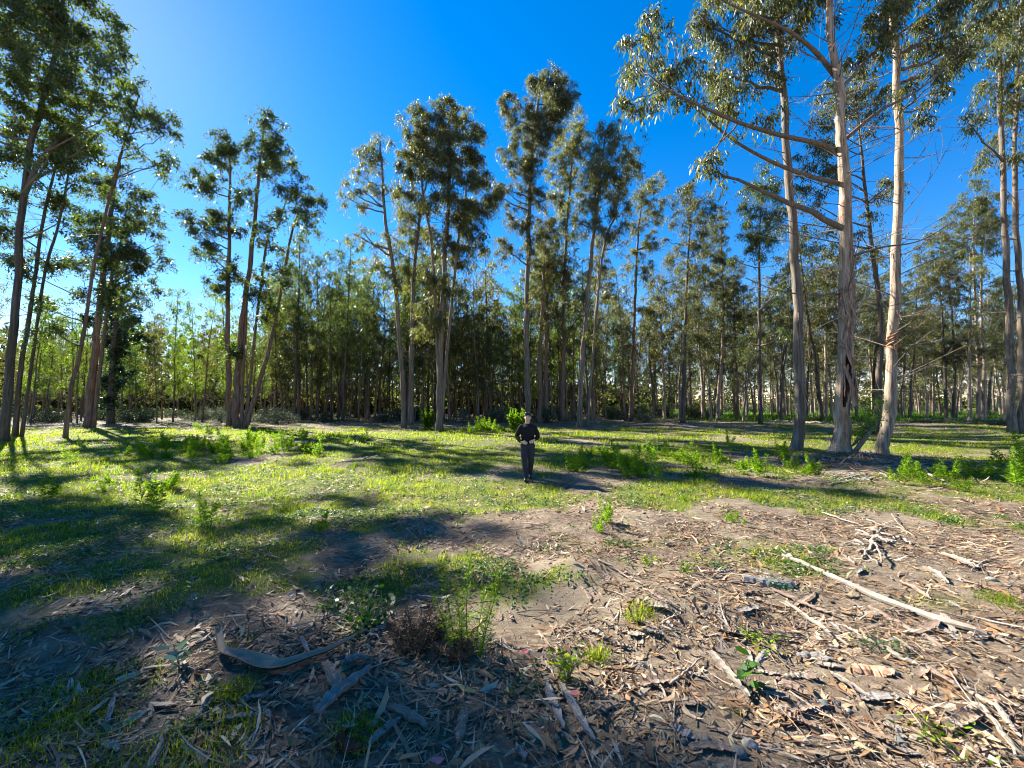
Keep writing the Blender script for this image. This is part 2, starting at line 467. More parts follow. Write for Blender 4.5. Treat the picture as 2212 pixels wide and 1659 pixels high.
a.data.foreach_set('value', LIT.astype(np.float32).ravel())
tag(link('ground', gme), 'sandy clearing floor with patchy grass and leaf litter', 'ground', kind='structure')

# ------------------------------------------------------------------ trees
def leaf_clusters(mb, centres, sig, per, L, Wd, droop=.75, hi=False):
    """hanging sprays of leaves round twig tips"""
    C = np.asarray(centres)
    per = per * 1.62 * np.clip(rng.lognormal(-.12, .5, len(C)), .25, 2.2)
    ns = np.maximum(2, np.round(per / 12).astype(int))
    S0 = np.repeat(C, ns, 0); n = len(S0)
    az = rng.uniform(0, 2 * math.pi, n)
    d = unit(np.stack([np.cos(az), np.sin(az), rng.normal(.15, .9, n)], 1))
    ln = sig * rng.uniform(.7, 2.0, n)
    k = np.maximum(3, rng.poisson(12, n))
    P0 = np.repeat(S0, k, 0); dd = np.repeat(d, k, 0); l = np.repeat(ln, k)[:, None]
    m = len(P0); t = rng.uniform(.05, 1, (m, 1)) ** .8
    P = P0 + dd * l * t + np.array([0, 0, -1.0]) * l * (.35 + droop * .75) * t * t + rng.normal(0, .055 + .1 * sig, (m, 3))
    D = unit(rng.normal(0, 1, (m, 3))) * (1 - droop * .55) + np.array([0, 0, -droop]) + .35 * dd * (1 - droop * .5)
    Ls = L * 1.34 * rng.uniform(.6, 1.25, m); Ws = Wd * 1.52 * rng.uniform(.7, 1.2, m)
    if hi: mb.add(*leaf_long(P, D, Ls, Ws, rng.normal(0, .18, m)))
    else: mb.add(*leaf_quads(P, D, Ls, Ws, .04))

def in_ball(n):
    v = unit(rng.normal(size=(n, 3))); return v * (rng.uniform(0.12, 1, (n, 1)) ** .42)

def best_node(nodes, target, zmin=-9):
    P = nodes
    d = target - P
    hor = np.hypot(d[:, 0], d[:, 1])
    cost = np.linalg.norm(d, axis=1) + 2.0 * np.maximum(0, P[:, 2] - (target[2] - .45 * hor)) + 50 * (P[:, 2] < zmin)
    return int(np.argmin(cost))

def grow_tree(stems, blobs, limbs=(), per=60, sig=.34, leafL=.20, leafW=.036, dens=5.5, crown_from=.35, dead=10, hi=False,
              twig_r=.011, sides=10, droop=.75, dead_len=2.0):
    """stems [(path, r0, r1)], blobs [(centre, radii)], limbs [(path, r0)] in local metres -> dict of MB"""
    trunks, lim_mb, crown = [], [], MB()
    node_p, node_r = [], []
    top = max(s[0][-1][2] for s in stems)
    for path, r0, r1 in stems:
        Ln = np.linalg.norm(np.diff(path, axis=0), axis=1).sum()
        n = max(10, int(Ln / .5))
        P = spline(path, n)
        wob = rng.normal(0, 1, (n, 3)); wob = (wob + np.roll(wob, 1, 0) + np.roll(wob, 2, 0)) / 3; wob[:2] = 0; wob[:, 2] = 0
        P = P + wob * r0 * .22
        t = np.linspace(0, 1, n)
        r = r0 * (1 - t) ** .85 + r1 * t
        r = r * (1 + .28 * np.exp(-t * Ln / .45)) * (1 + rng.normal(0, .03, n))
        tb = MB(); v, f = tube(P, r, sides, True, jitter=.02); tb.add(v, f); trunks.append((tb, P, r))
        node_p.append(P); node_r.append(r)
    for path, r0 in limbs:
        P = spline(path, max(8, int(len(path) * 4))); r = np.linspace(r0, r0 * .22, len(P))
        b = MB(); b.add(*tube(P, r, 7)); lim_mb.append(b)
        node_p.append(P); node_r.append(r)
    zmin = top * crown_from
    base_nodes = np.concatenate(node_p); base_r = np.concatenate(node_r)
    for c, rad in blobs:
        c = np.asarray(c, float); rad = np.asarray(rad, float)
        k = best_node(base_nodes, c, min(zmin, c[2] - 1))
        s = base_nodes[k]; d = c - s; Ln = np.linalg.norm(d)
        r0 = min(base_r[k] * .6, .015 + .022 * Ln)
        ctrl = s + d * .5 + np.array([0, 0, -.10 * Ln]) + rng.normal(0, .06 * Ln, 3)
        n = max(5, int(Ln / .5) + 3)
        P = bez(s, ctrl, c, n) + np.concatenate([[[0, 0, 0]], rng.normal(0, .03, (n - 1, 3))])
        r = np.linspace(r0, max(.012, r0 * .35), n)
        b = MB(); b.add(*tube(P, r, 6))
        nc = max(2, int(round(1.30 * dens * rad[0] * rad[2] * (1 + .25 * rad[1]))))
        cl = c + in_ball(nc) * rad
        nx_ = max(1, int(round(.38 * nc)))
        tt = rng.uniform(.3, .98, nx_) * (len(P) - 1); i0 = np.minimum(tt.astype(int), len(P) - 2); f_ = (tt - i0)[:, None]
        cl = np.concatenate([cl, P[i0] * (1 - f_) + P[i0 + 1] * f_ + rng.normal(0, .3 + .25 * rad[0], (nx_, 3)) * np.array([1, 1, .8])])
        nodes = P[len(P) // 3:]
        sec = cl[:max(1, nc // 4)]
        for q, e in enumerate(cl):
            j = best_node(nodes, e); s2 = nodes[j]; L2 = np.linalg.norm(e - s2)
            m = 6 if q < len(sec) else 4
            Q = bez(s2, (s2 + e) / 2 + rng.normal(0, .12 * L2, 3) + np.array([0, 0, .08 * L2]), e + np.array([0, 0, .1]), m)
            rr = twig_r * (1.6 if q < len(sec) else 1.0)
            b.add(*tube(Q, np.linspace(rr, rr * .35, m), 3, False))
            if q < len(sec): nodes = np.concatenate([nodes, Q[1:]])
        lim_mb.append(b)
        leaf_clusters(crown, cl, sig, per, leafL, leafW, droop, hi)
    dead_mb = []
    if dead:
        allp = [p for p, r in zip(node_p[:len(stems)], node_r)]
        for q in range(dead):
            b = MB()
            w = rng.integers(len(allp)); P = allp[w]; rr = node_r[w]
            j = int(rng.uniform(.22, .85) * (len(P) - 1)); s = P[j]
            az = rng.uniform(0, 2 * math.pi); L = dead_len * rng.uniform(.4, 1.3)
            e = s + L * np.array([math.cos(az), math.sin(az), rng.uniform(-.05, .75)])
            Q = bez(s, (s + e) / 2 + np.array([0, 0, rng.uniform(-.15, .1) * L]) + rng.normal(0, .06 * L, 3), e, 7)
            r0 = min(rr[j] * .3, .022)
            b.add(*tube(Q, np.linspace(r0, .004, 7), 4, False))
            for z in range(rng.integers(3, 8)):
                s3 = Q[rng.integers(2, 7)]; l3 = L * rng.uniform(.2, .55)
                dv = unit((e - s) / L + rng.normal(0, .7, 3)); e3 = s3 + dv * l3
                b.add(*tube(bez(s3, (s3 + e3) / 2 + rng.normal(0, .08 * l3, 3), e3, 4), np.linspace(.008, .003, 4), 3, False))
            dead_mb.append(b)
    return trunks, lim_mb, crown, dead_mb

def put_tree(name, label, group, base, G, bark, leaf, limb_mat='twig', cat='tree'):
    trunks, limbs, crown, dead = G
    t = empty(name, base, label, cat, group)
    for tb, P, r in trunks: link('trunk', tb.mesh('trunk', M[bark], True), t)
    for k, b in enumerate(limbs):
        if b.n: link('limb', b.mesh('limb', M[limb_mat], True), t)
    for b in dead: link('dead_branch', b.mesh('dead_branch', M[limb_mat], True), t)
    if crown.n: link('crown', crown.mesh('crown', M[leaf]), t)
    return t

def tree_px(name, label, group, Y, stems, blobs, bark='bark', leaf='leaf', limbs=(), base_uv=None, fill=7, **kw):
    """stems [(pixel path, pixel width at base, at top)], blobs (u, v, ru, rv[, dY])"""
    b = at(stems[0][0][0][0], stems[0][0][0][1], Y); b[2] = float(H(b[0], b[1])) - .03
    lean = rng.normal(0, .35)
    st = []
    for path, w0, w1 in stems:
        P = []
        for q, (u, v) in enumerate(path):
            dy = lean * q / max(1, len(path) - 1) + (0 if q == 0 else 0)
            p = at(u, v, Y + dy)
            if q == 0: p[2] = float(H(p[0], Y)) - .05
            P.append(p - b)
        ob = math.hypot(P[0][0] + b[0], b[1]) / b[1]
        tk = .88 if 'thick' in name else .84
        st.append((np.array(P), tk * w0 * .5 * Y / FPX / ob, max(.012, w1 * .5 * Y / FPX / ob)))
    bl = []
    for e in blobs:
        u, v, ru, rv = e[:4]
        ry = ru * Y / FPX * .9
        dy = e[4] if len(e) > 4 else rng.normal(0, .55) * ry
        bl.append((at(u, v, Y + dy) - b, (ru * Y / FPX, ry, 1.3 * rv * Y / FPX)))
    if fill and 'thick' not in name and len(st) and st[0][0][-1][2] > 12:
        for q in range(fill):
            P_ = st[rng.integers(len(st))][0]; S_ = spline(P_, 20); j = rng.integers(6, 15)
            az = rng.uniform(0, 6.28); d = rng.uniform(.5, 2.6)
            r_ = rng.uniform(.35, .85); bl.append((S_[j] + np.array([d * math.cos(az), d * math.sin(az), .5 * d]), (r_, r_, r_ * .7)))
    lm = [(np.array([at(u, v, Y + dy) - b for u, v, dy in path]), w * .5 * Y / FPX) for path, w in limbs]
    G = grow_tree(st, bl, lm, **kw)
    return put_tree(name, label, group, b, G, bark, leaf), G, b

GR = 'tall eucalyptus trees round the clearing'
EU = 'eucalyptus_tree'
# --- trees on the sunward side
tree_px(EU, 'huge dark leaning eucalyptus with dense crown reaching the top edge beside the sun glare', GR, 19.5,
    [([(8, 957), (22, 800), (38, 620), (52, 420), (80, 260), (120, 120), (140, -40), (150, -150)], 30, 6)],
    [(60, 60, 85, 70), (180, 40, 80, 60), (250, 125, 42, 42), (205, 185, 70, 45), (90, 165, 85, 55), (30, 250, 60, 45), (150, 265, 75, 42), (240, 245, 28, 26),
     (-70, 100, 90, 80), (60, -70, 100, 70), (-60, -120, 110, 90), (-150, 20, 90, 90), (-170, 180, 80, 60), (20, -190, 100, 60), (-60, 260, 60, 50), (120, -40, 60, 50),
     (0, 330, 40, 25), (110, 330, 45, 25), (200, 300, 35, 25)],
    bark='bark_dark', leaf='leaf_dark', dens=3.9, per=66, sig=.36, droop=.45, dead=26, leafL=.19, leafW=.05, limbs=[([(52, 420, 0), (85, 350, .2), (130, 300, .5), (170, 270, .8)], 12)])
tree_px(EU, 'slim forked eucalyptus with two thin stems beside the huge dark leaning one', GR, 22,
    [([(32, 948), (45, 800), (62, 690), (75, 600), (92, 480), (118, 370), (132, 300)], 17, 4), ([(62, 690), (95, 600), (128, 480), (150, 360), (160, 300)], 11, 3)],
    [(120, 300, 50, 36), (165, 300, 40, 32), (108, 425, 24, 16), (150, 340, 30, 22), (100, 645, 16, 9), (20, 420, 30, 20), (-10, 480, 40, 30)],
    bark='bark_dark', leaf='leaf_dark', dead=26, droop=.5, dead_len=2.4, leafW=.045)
tree_px(EU, 'thin leaning eucalyptus with fanned bare twigs and tufts at their tips, near the sun glare', GR, 22,
    [([(141, 945), (152, 860), (176, 740), (205, 560), (246, 390), (280, 270), (300, 205)], 15, 3)],
    [(310, 228, 34, 26), (365, 282, 16, 18), (350, 348, 20, 14), (290, 200, 30, 24), (270, 235, 24, 20), (335, 255, 22, 18), (368, 262, 12, 12), (300, 330, 22, 14)],
    bark='bark_brown', leaf='leaf_dark', dead=24, droop=.5, leafW=.045)
tree_px(EU, 'stout brown eucalyptus with layered crown standing left of the open sky gap', GR, 31,
    [([(191, 922), (202, 800), (214, 690), (236, 500), (252, 380), (262, 330)], 27, 4), ([(214, 690), (240, 600), (262, 520), (275, 440)], 12, 3)],
    [(215, 398, 38, 26), (290, 430, 44, 26), (322, 478, 26, 18), (240, 535, 52, 24), (285, 560, 52, 26), (172, 560, 30, 20), (335, 560, 24, 16), (232, 635, 44, 28), (300, 625, 36, 22), (355, 552, 18, 10), (190, 480, 34, 22), (262, 480, 44, 24), (350, 380, 10, 8), (255, 375, 30, 20)],
    bark='bark_brown', leaf='leaf_dark', dens=5.0, dead=14, droop=.5, leafL=.22, leafW=.05)
tree_px('ivy_covered_tree', 'dark ivy-clad trunk behind the stout brown eucalyptus', None, 36,
    [([(239, 912), (243, 800), (250, 690), (256, 610)], 22, 6)],
    [(250, 660, 17, 26, 0), (248, 710, 17, 28, 0), (245, 765, 17, 28, 0), (242, 820, 17, 28, 0), (240, 872, 13, 22, 0), (256, 610, 20, 20)],
    bark='bark_dark', leaf='ivy', dens=7, per=60, sig=.3, droop=.4, leafL=.16, leafW=.11, dead=4, crown_from=.05)
tree_px('coppiced_eucalyptus', 'many-stemmed eucalyptus clump splaying from one base behind bright weeds', None, 30.5,
    [([(496, 930), (493, 800), (491, 690), (495, 500), (497, 380), (492, 315)], 17, 3),
     ([(511, 933), (513, 820), (522, 700), (540, 580), (552, 460), (562, 350), (572, 262)], 21, 3),
     ([(531, 926), (556, 840), (582, 750), (602, 655), (632, 500), (655, 430)], 15, 3),
     ([(521, 930), (524, 830), (530, 720), (536, 610), (540, 520)], 12, 3),
     ([(540, 580), (575, 530), (600, 490), (622, 420)], 9, 2)],
    [(475, 300, 28, 18), (505, 328, 32, 20), (572, 262, 30, 20), (592, 300, 36, 22), (604, 342, 40, 26), (640, 398, 36, 28), (678, 440, 22, 24), (562, 372, 34, 24), (430, 390, 30, 22), (462, 392, 28, 20),
     (420, 470, 34, 12), (482, 482, 34, 24), (532, 428, 30, 20), (650, 470, 28, 20), (560, 500, 34, 22), (450, 548, 30, 20), (512, 582, 34, 22), (600, 590, 34, 22), (445, 330, 14, 10), (690, 425, 14, 16), (470, 350, 26, 18),
     (400, 470, 18, 8), (440, 500, 26, 14), (545, 300, 24, 18), (470, 610, 30, 20), (560, 640, 34, 20)],
    bark='bark_brown', leaf='leaf_dark', dens=5.0, dead=12, droop=.45, leafL=.21, leafW=.055, sig=.36)
# --- centre group
tree_px(EU, 'slender eucalyptus leaning away from its cluster with small tufted crown, beside open sky', GR, 30,
    [([(873, 925), (868, 790), (852, 600), (835, 490), (827, 390), (822, 305)], 14, 3)],
    [(810, 308, 24, 18), (789, 331, 30, 20), (783, 378, 30, 22), (747, 424, 18, 18), (762, 505, 18, 10), (821, 511, 22, 16), (816, 565, 22, 16), (800, 350, 26, 18), (750, 405, 14, 12), (838, 600, 20, 14)],
    dead=20, leaf='leaf', bark='bark')
tree_px(EU, 'straight eucalyptus just behind the leaning slender one, crown joined to its neighbour', GR, 33,
    [([(887, 921), (889, 780), (893, 640), (905, 480), (925, 380)], 15, 3)],
    [(870, 397, 30, 32), (898, 445, 36, 32), (854, 538, 26, 20), (881, 582, 30, 24), (865, 480, 26, 24), (910, 520, 28, 24), (875, 350, 22, 20)], dead=12)
tree_px(EU, 'tall broad-crowned eucalyptus with bushy lime shrub at its foot', GR, 26.7,
    [([(949, 933), (951, 800), (953, 690), (964, 500), (968, 380), (970, 260)], 19, 3), ([(953, 690), (985, 560), (1000, 470), (1010, 380)], 9, 3), ([(953, 720), (935, 560), (915, 430), (905, 330)], 8, 3)],
    [(903, 233, 26, 18), (975, 225, 28, 16), (898, 268, 36, 28), (952, 262, 42, 28), (1006, 271, 32, 30), (919, 318, 46, 34), (985, 318, 46, 34), (1030, 318, 26, 32), (892, 353, 30, 30), (952, 362, 46, 34),
     (1030, 372, 30, 34), (996, 416, 44, 30), (1040, 440, 24, 26), (1006, 472, 36, 30), (947, 440, 30, 26), (1028, 516, 34, 26), (996, 554, 30, 26), (960, 520, 26, 22), (985, 610, 28, 20), (930, 600, 22, 18)],
    dens=7.0, per=75, dead=10)
tree_px(EU, 'tallest central eucalyptus, straight grey trunk rising right behind the person', GR, 36,
    [([(1140, 917), (1139, 790), (1139, 640), (1143, 470), (1150, 320), (1168, 190), (1178, 150)], 17, 2)],
    [(1197, 160, 36, 18), (1159, 172, 22, 16), (1226, 200, 22, 28), (1183, 214, 42, 30), (1104, 216, 24, 18), (1099, 250, 22, 20), (1148, 258, 30, 24), (1208, 232, 34, 22), (1164, 298, 38, 24), (1099, 326, 24, 18),
     (1110, 359, 26, 20), (1153, 340, 30, 24), (1083, 402, 18, 24), (1142, 391, 26, 22), (1126, 473, 26, 26), (1083, 533, 30, 20), (1120, 290, 22, 16), (1190, 270, 30, 20), (1075, 420, 14, 18), (1100, 470, 20, 16), (1165, 420, 24, 20), (1150, 520, 22, 20), (1190, 180, 34, 20), (1215, 215, 28, 26)],
    bark='bark_grey', dens=6.5, per=70, dead=18)
for (u, v, Y, tv, du) in ((1166, 915, 38, 520, 8), (1179, 912, 40, 560, 2)):
    tree_px(EU, 'reddish straight eucalyptus trunk close beside the person, %s of a pair' % ('nearer' if Y == 38 else 'farther'), GR, Y,
        [([(u, v), (u + 1, 760), (u + du, 620), (u + du + 4, tv)], 13, 3)],
        [(u + du, tv, 28, 24), (u + du + 20, tv + 40, 26, 20), (u - 16, tv + 50, 26, 22), (u + 10, tv - 40, 24, 22), (u - 10, tv + 100, 22, 18)], bark='bark_brown', dead=14)
tree_px(EU, 'straight eucalyptus with rounded crown, first to the right of the tallest one', GR, 40,
    [([(1215, 908), (1216, 780), (1218, 640), (1225, 480), (1238, 320)], 13, 3)],
    [(1246, 255, 26, 18), (1235, 292, 34, 24), (1213, 320, 30, 24), (1251, 324, 30, 24), (1224, 372, 34, 28), (1262, 395, 30, 28), (1202, 418, 28, 28), (1235, 446, 32, 24), (1195, 360, 22, 20), (1200, 480, 24, 20), (1250, 500, 28, 22), (1260, 290, 20, 18)],
    dens=5.0, dead=16, bark='bark_brown')
tree_px(EU, 'curving eucalyptus with wide double-domed crown, right of the person', GR, 32,
    [([(1252, 922), (1257, 800), (1266, 680), (1281, 520), (1296, 390), (1306, 300)], 15, 3), ([(1266, 680), (1300, 560), (1330, 460), (1345, 360)], 7, 2)],
    [(1306, 277, 22, 14), (1338, 280, 26, 16), (1295, 313, 30, 24), (1344, 313, 34, 24), (1371, 337, 18, 24), (1317, 357, 40, 28), (1360, 373, 26, 28), (1322, 402, 34, 24), (1279, 440, 28, 24), (1338, 446, 30, 24), (1290, 480, 26, 22), (1300, 380, 28, 24), (1330, 500, 24, 18), (1275, 360, 20, 20)],
    dens=6.0, dead=22, bark='bark_grey')
tree_px(EU, 'pale-trunked thin eucalyptus standing just behind the curving double-domed one', GR, 46,
    [([(1280, 902), (1282, 780), (1288, 660), (1295, 560)], 12, 3)], [(1295, 570, 28, 24), (1280, 610, 24, 20), (1310, 620, 22, 18), (1300, 530, 22, 20)], bark='bark_pale', dead=12)
tree_px(EU, 'thin straight eucalyptus with narrow drooping crown, standing apart over open grass', GR, 42,
    [([(1362, 909), (1367, 780), (1372, 650), (1378, 510), (1390, 400)], 11, 2)],
    [(1420, 386, 20, 12), (1393, 402, 26, 18), (1420, 424, 24, 22), (1382, 435, 24, 20), (1414, 473, 22, 22), (1376, 484, 22, 20), (1409, 520, 22, 20), (1372, 550, 20, 20), (1400, 580, 20, 16)],
    dead=24, bark='bark_brown', dens=4.5)
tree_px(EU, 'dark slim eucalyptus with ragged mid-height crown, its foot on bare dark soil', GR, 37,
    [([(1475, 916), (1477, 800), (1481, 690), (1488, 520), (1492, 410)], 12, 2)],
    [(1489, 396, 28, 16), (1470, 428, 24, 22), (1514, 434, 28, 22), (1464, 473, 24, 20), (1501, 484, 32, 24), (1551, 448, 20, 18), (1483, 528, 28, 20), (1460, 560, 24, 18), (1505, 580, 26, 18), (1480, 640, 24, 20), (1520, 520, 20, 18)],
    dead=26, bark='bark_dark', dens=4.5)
tree_px(EU, 'pale leaning eucalyptus with loose flaking bark at mid distance', GR, 46,
    [([(1551, 904), (1553, 840), (1562, 720), (1560, 580), (1556, 480)], 12, 2)],
    [(1551, 470, 22, 18), (1551, 500, 26, 24), (1539, 541, 26, 20), (1564, 560, 22, 20), (1535, 600, 24, 20), (1570, 620, 22, 20)], dead=20, bark='bark_pale')
tree_px(EU, 'short orange-brown eucalyptus trunk next to the pale leaning one', GR, 47,
    [([(1594, 903), (1592, 820), (1588, 740), (1585, 640)], 11, 2)], [(1590, 630, 26, 22), (1575, 670, 24, 20), (1605, 690, 24, 20), (1590, 580, 20, 20)], dead=12, bark='bark_brown')
tree_px(EU, 'slim dark eucalyptus with dense pointed crown left of the thick peeling trunks', GR, 33,
    [([(1643, 921), (1641, 800), (1640, 650), (1641, 520), (1643, 400)], 12, 2)],
    [(1645, 360, 20, 16), (1663, 397, 30, 20), (1620, 410, 20, 18), (1601, 442, 20, 18), (1651, 435, 34, 20), (1688, 460, 20, 20), (1638, 484, 30, 22), (1670, 497, 26, 20), (1613, 497, 22, 20), (1640, 540, 26, 20), (1700, 440, 12, 12)],
    dead=16, bark='bark_dark', dens=5.5, leaf='leaf_dark')
# --- thick near trees
big = dict(per=46, sig=.26, leafL=.19, leafW=.034, hi=True, dens=8.5, droop=.85)
tree_px('thick_eucalyptus', 'grey-barked eucalyptus with curved foot, slimmest of the three thick near trunks', GR, 16,
    [([(1718, 977), (1727, 925), (1729, 870), (1723, 700), (1712, 500), (1699, 350), (1690, 200), (1684, 50), (1678, -120), (1675, -300)], 33, 7)],
    [(1688, 62, 55, 42), (1626, 30, 46, 38), (1551, 55, 52, 42), (1601, 112, 60, 42), (1557, 155, 42, 32), (1640, 150, 40, 34), (1720, 20, 50, 40), (1655, -60, 80, 60), (1560, -50, 70, 50), (1700, -140, 90, 60), (1620, -150, 80, 50), (1740, -70, 60, 50), (1510, 30, 30, 26), (1680, -240, 80, 60)],
    bark='bark_grey', sides=16, dead=26, **dict(big, hi=False))
t1, G1, b1 = tree_px('thick_eucalyptus', 'thickest near eucalyptus with pale peeling bark and a dark split low on its trunk', GR, 14.2,
    [([(1815, 988), (1822, 900), (1822, 760), (1828, 560), (1826, 420), (1818, 330), (1812, 200), (1800, 60), (1795, -120), (1790, -320)], 46, 8)],
    [(1408, 50, 32, 28), (1358, 93, 22, 22), (1389, 124, 32, 24), (1365, 149, 18, 14), (1464, 112, 24, 22), (1501, 131, 20, 18), (1433, 180, 28, 22), (1402, 215, 16, 12), (1346, 223, 12, 7), (1370, 244, 5, 9), (1495, 205, 32, 26), (1551, 211, 36, 26),
     (1601, 211, 38, 26), (1645, 249, 32, 22), (1539, 323, 16, 11), (1520, 354, 12, 11), (1545, 373, 14, 15), (1560, 170, 30, 24), (1450, 70, 20, 18), (1430, 130, 24, 18), (1640, -20, 60, 50), (1900, 40, 40, 40), (1870, 120, 36, 30), (1760, -60, 60, 50), (1860, -120, 80, 60), (1750, -200, 90, 60), (1820, -280, 80, 60), (1905, 60, 30, 20)],
    bark='bark_pale', sides=40, dead=40, dead_len=2.6, base_uv=None,
    limbs=[([(1822, 340, 0), (1795, 322, -.1), (1760, 308, -.2), (1690, 293, -.5), (1600, 266, -.8), (1520, 232, -1.0), (1450, 198, -1.2), (1405, 165, -1.3)], 13),
           ([(1826, 400, 0), (1740, 378, .2), (1660, 346, .3), (1580, 300, .3), (1510, 240, .2), (1470, 200, .1)], 11),
           ([(1806, 165, 0), (1760, 110, -.3), (1700, 65, -.5), (1600, 20, -.6), (1520, -20, -.7)], 11),
           ([(1826, 560, 0), (1900, 535, -.4), (1980, 522, -.8), (2060, 480, -1.2)], 6),
           ([(1822, 635, 0), (1750, 636, -.3), (1680, 628, -.4), (1610, 600, -.6)], 5),
           ([(1812, 200, 0), (1880, 120, .3), (1960, 60, .6), (2040, 0, .9)], 9),
           ([(1826, 300, 0), (1900, 240, -.4), (1990, 190, -.8), (2100, 90, -1.4)], 9)], **big)
tree_px('thick_eucalyptus', 'leaning-foot eucalyptus with a collar of loose bark halfway up its bare trunk', GR, 14.9,
    [([(1905, 984), (1915, 930), (1925, 850), (1928, 720), (1937, 500), (1941, 320), (1936, 150), (1928, 0), (1924, -150), (1920, -320)], 36, 8)],
    [(2005, 75, 52, 40), (2060, 40, 60, 40), (2036, 137, 50, 30), (2018, 180, 36, 22), (1993, 230, 22, 14), (1960, -40, 60, 50), (2040, -60, 80, 50), (1900, -140, 70, 50), (1960, -200, 90, 60), (2080, -120, 70, 50), (1930, -300, 80, 60), (2065, 100, 40, 30)],
    bark='bark_pale', sides=20, dead=44, dead_len=2.4, **dict(big, hi=False))
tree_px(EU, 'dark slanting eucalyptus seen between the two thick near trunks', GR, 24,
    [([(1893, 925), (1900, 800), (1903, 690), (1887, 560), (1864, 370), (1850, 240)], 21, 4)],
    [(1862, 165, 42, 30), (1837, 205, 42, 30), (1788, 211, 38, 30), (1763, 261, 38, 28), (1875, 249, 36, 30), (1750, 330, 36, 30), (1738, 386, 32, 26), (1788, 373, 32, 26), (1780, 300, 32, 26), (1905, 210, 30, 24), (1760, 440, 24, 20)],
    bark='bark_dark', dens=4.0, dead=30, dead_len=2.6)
tree_px(EU, 'twin slim dark trunks rising together from the green field', GR, 43,
    [([(2044, 908), (2042, 800), (2036, 700), (2028, 600)], 11, 3), ([(2058, 908), (2063, 800), (2058, 700), (2048, 600)], 11, 3)],
    [(2025, 590, 34, 26), (2060, 640, 28, 24), (1998, 620, 28, 22), (2045, 560, 26, 20), (2060, 760, 28, 26), (2080, 745, 20, 22)], bark='bark_dark', dead=18, leaf='leaf')
tree_px(EU, 'double white-trunked eucalyptus with olive-yellow crown standing in the green field', GR, 43,
    [([(2114, 907), (2113, 800), (2109, 700), (2103, 560), (2104, 440)], 14, 3), ([(2126, 907), (2126, 800), (2120, 690), (2120, 560), (2128, 450)], 12, 3)],
    [(2111, 396, 26, 14), (2136, 433, 26, 22), (2086, 447, 42, 22), (2117, 478, 40, 22), (2036, 491, 34, 16), (2074, 510, 44, 22), (2140, 498, 28, 22), (2005, 529, 30, 16), (2024, 566, 38, 20), (2117, 541, 34, 18), (2150, 460, 14, 20), (1995, 560, 20, 16)],
    bark='bark_pale', leaf='leaf_gold', dens=5.0, dead=24, dead_len=3)
tree_px('thick_eucalyptus', 'two-stemmed thick eucalyptus at the right edge of the picture on a low dark bank', GR, 21.8,
    [([(2188, 950), (2184, 850), (2180, 700), (2170, 500), (2165, 300), (2160, 100), (2155, -100)], 28, 6), ([(2205, 948), (2208, 800), (2206, 660), (2196, 500), (2190, 340), (2200, 150), (2210, -60)], 26, 6)],
    [(2170, 140, 46, 44), (2205, 220, 42, 38), (2125, 215, 40, 30), (2205, 60, 46, 44), (2090, 265, 30, 20), (2235, 130, 50, 50), (2110, 60, 40, 36), (2150, 20, 50, 40), (2100, 130, 40, 30), (2180, -60, 90, 50), (2100, -40, 60, 40), (2250, 0, 60, 60), (2160, 290, 30, 20), (2220, 320, 40, 30), (2140, 330, 24, 14), (2260, -120, 80, 60)],
    bark='bark_grey', dens=4.2, per=55, dead=44, dead_len=3.0, sides=14, droop=.85)

# --- bark details on the thickest near trunk
def trunk_point(P, z):
    j = int(np.argmin(np.abs(P[:, 2] - z))); return j

def shape_split_trunk():
    tb, P, r = G1[0][0]
    n = 190; sides = 48
    zz = np.linspace(0, 1, n) ** 1.35
    src = np.linspace(0, 1, len(P))
    Q = np.stack([np.interp(zz, src, P[:, k]) for k in range(3)], 1)
    rr = np.interp(zz, src, r)
    th = np.linspace(0, 2 * math.pi, sides, endpoint=False)
    # th measured so that 0 looks at the camera
    d = -b1[:2] / np.linalg.norm(b1[:2]); a0 = math.atan2(d[1], d[0])
    TH, ZZ = np.meshgrid(th, Q[:, 2])
    rel = (TH + math.pi) % (2 * math.pi) - math.pi
    # the split: a lens between 1.2 m and 3.5 m, a little to the right of the facing line
    zc, hh = 2.75, 1.15
    w = .50 * np.clip(1 - ((ZZ - zc) / hh) ** 2, 0, 1) ** .8
    inside = (np.abs(rel - .30) < w)
    depth = np.clip(1 - ((rel - .30) / (w + 1e-6)) ** 2, 0, 1) * inside
    strip = (np.abs(rel - .15 - .1 * np.sin(ZZ * 2)) < .34) & (ZZ < zc) & (ZZ > -.1)
    flare = 1 + .22 * np.exp(-np.clip(ZZ, 0, 9) / .35) * (.6 + .4 * np.cos(TH * 5 + 1))
    lumps = 1 + .05 * (vnoise(TH * 3, ZZ * .8, 3) - .5) + .06 * (vnoise(TH * 9, ZZ * 2.2, 9) - .5)
    RR = rr[:, None] * lumps * flare * (1 - .55 * depth) - .012 * strip
    A = a0 + TH
    V = np.stack([Q[:, None, 0] + RR * np.cos(A), Q[:, None, 1] + RR * np.sin(A), np.repeat(Q[:, 2:3], sides, 1)], -1)
    i = np.arange(n - 1)[:, None] * sides; j = np.arange(sides)[None]; k = (j + 1) % sides
    F = np.stack([i + j, i + k, i + sides + k, i + sides + j], -1)
    mid = inside[:-1] & inside[1:]
    st = strip[:-1] & ~mid
    m = MB(); V = V.reshape(-1, 3)
    Ff = F.reshape(-1, 4); mm = mid.ravel(); ss = st.ravel()
    m.add(V, Ff[~mm & ~ss], 0)
    m.f.append((Ff[mm], 1)); m.f.append((Ff[ss], 2))
    me = m.mesh('trunk', [M['bark_pale'], M['scar'], M['orange_wood']], True)
    for ch in t1.children:
        if ch.name.split('.')[0] == 'trunk': ch.data = me
    return Q, rr, a0
TQ, TR, TA0 = shape_split_trunk()

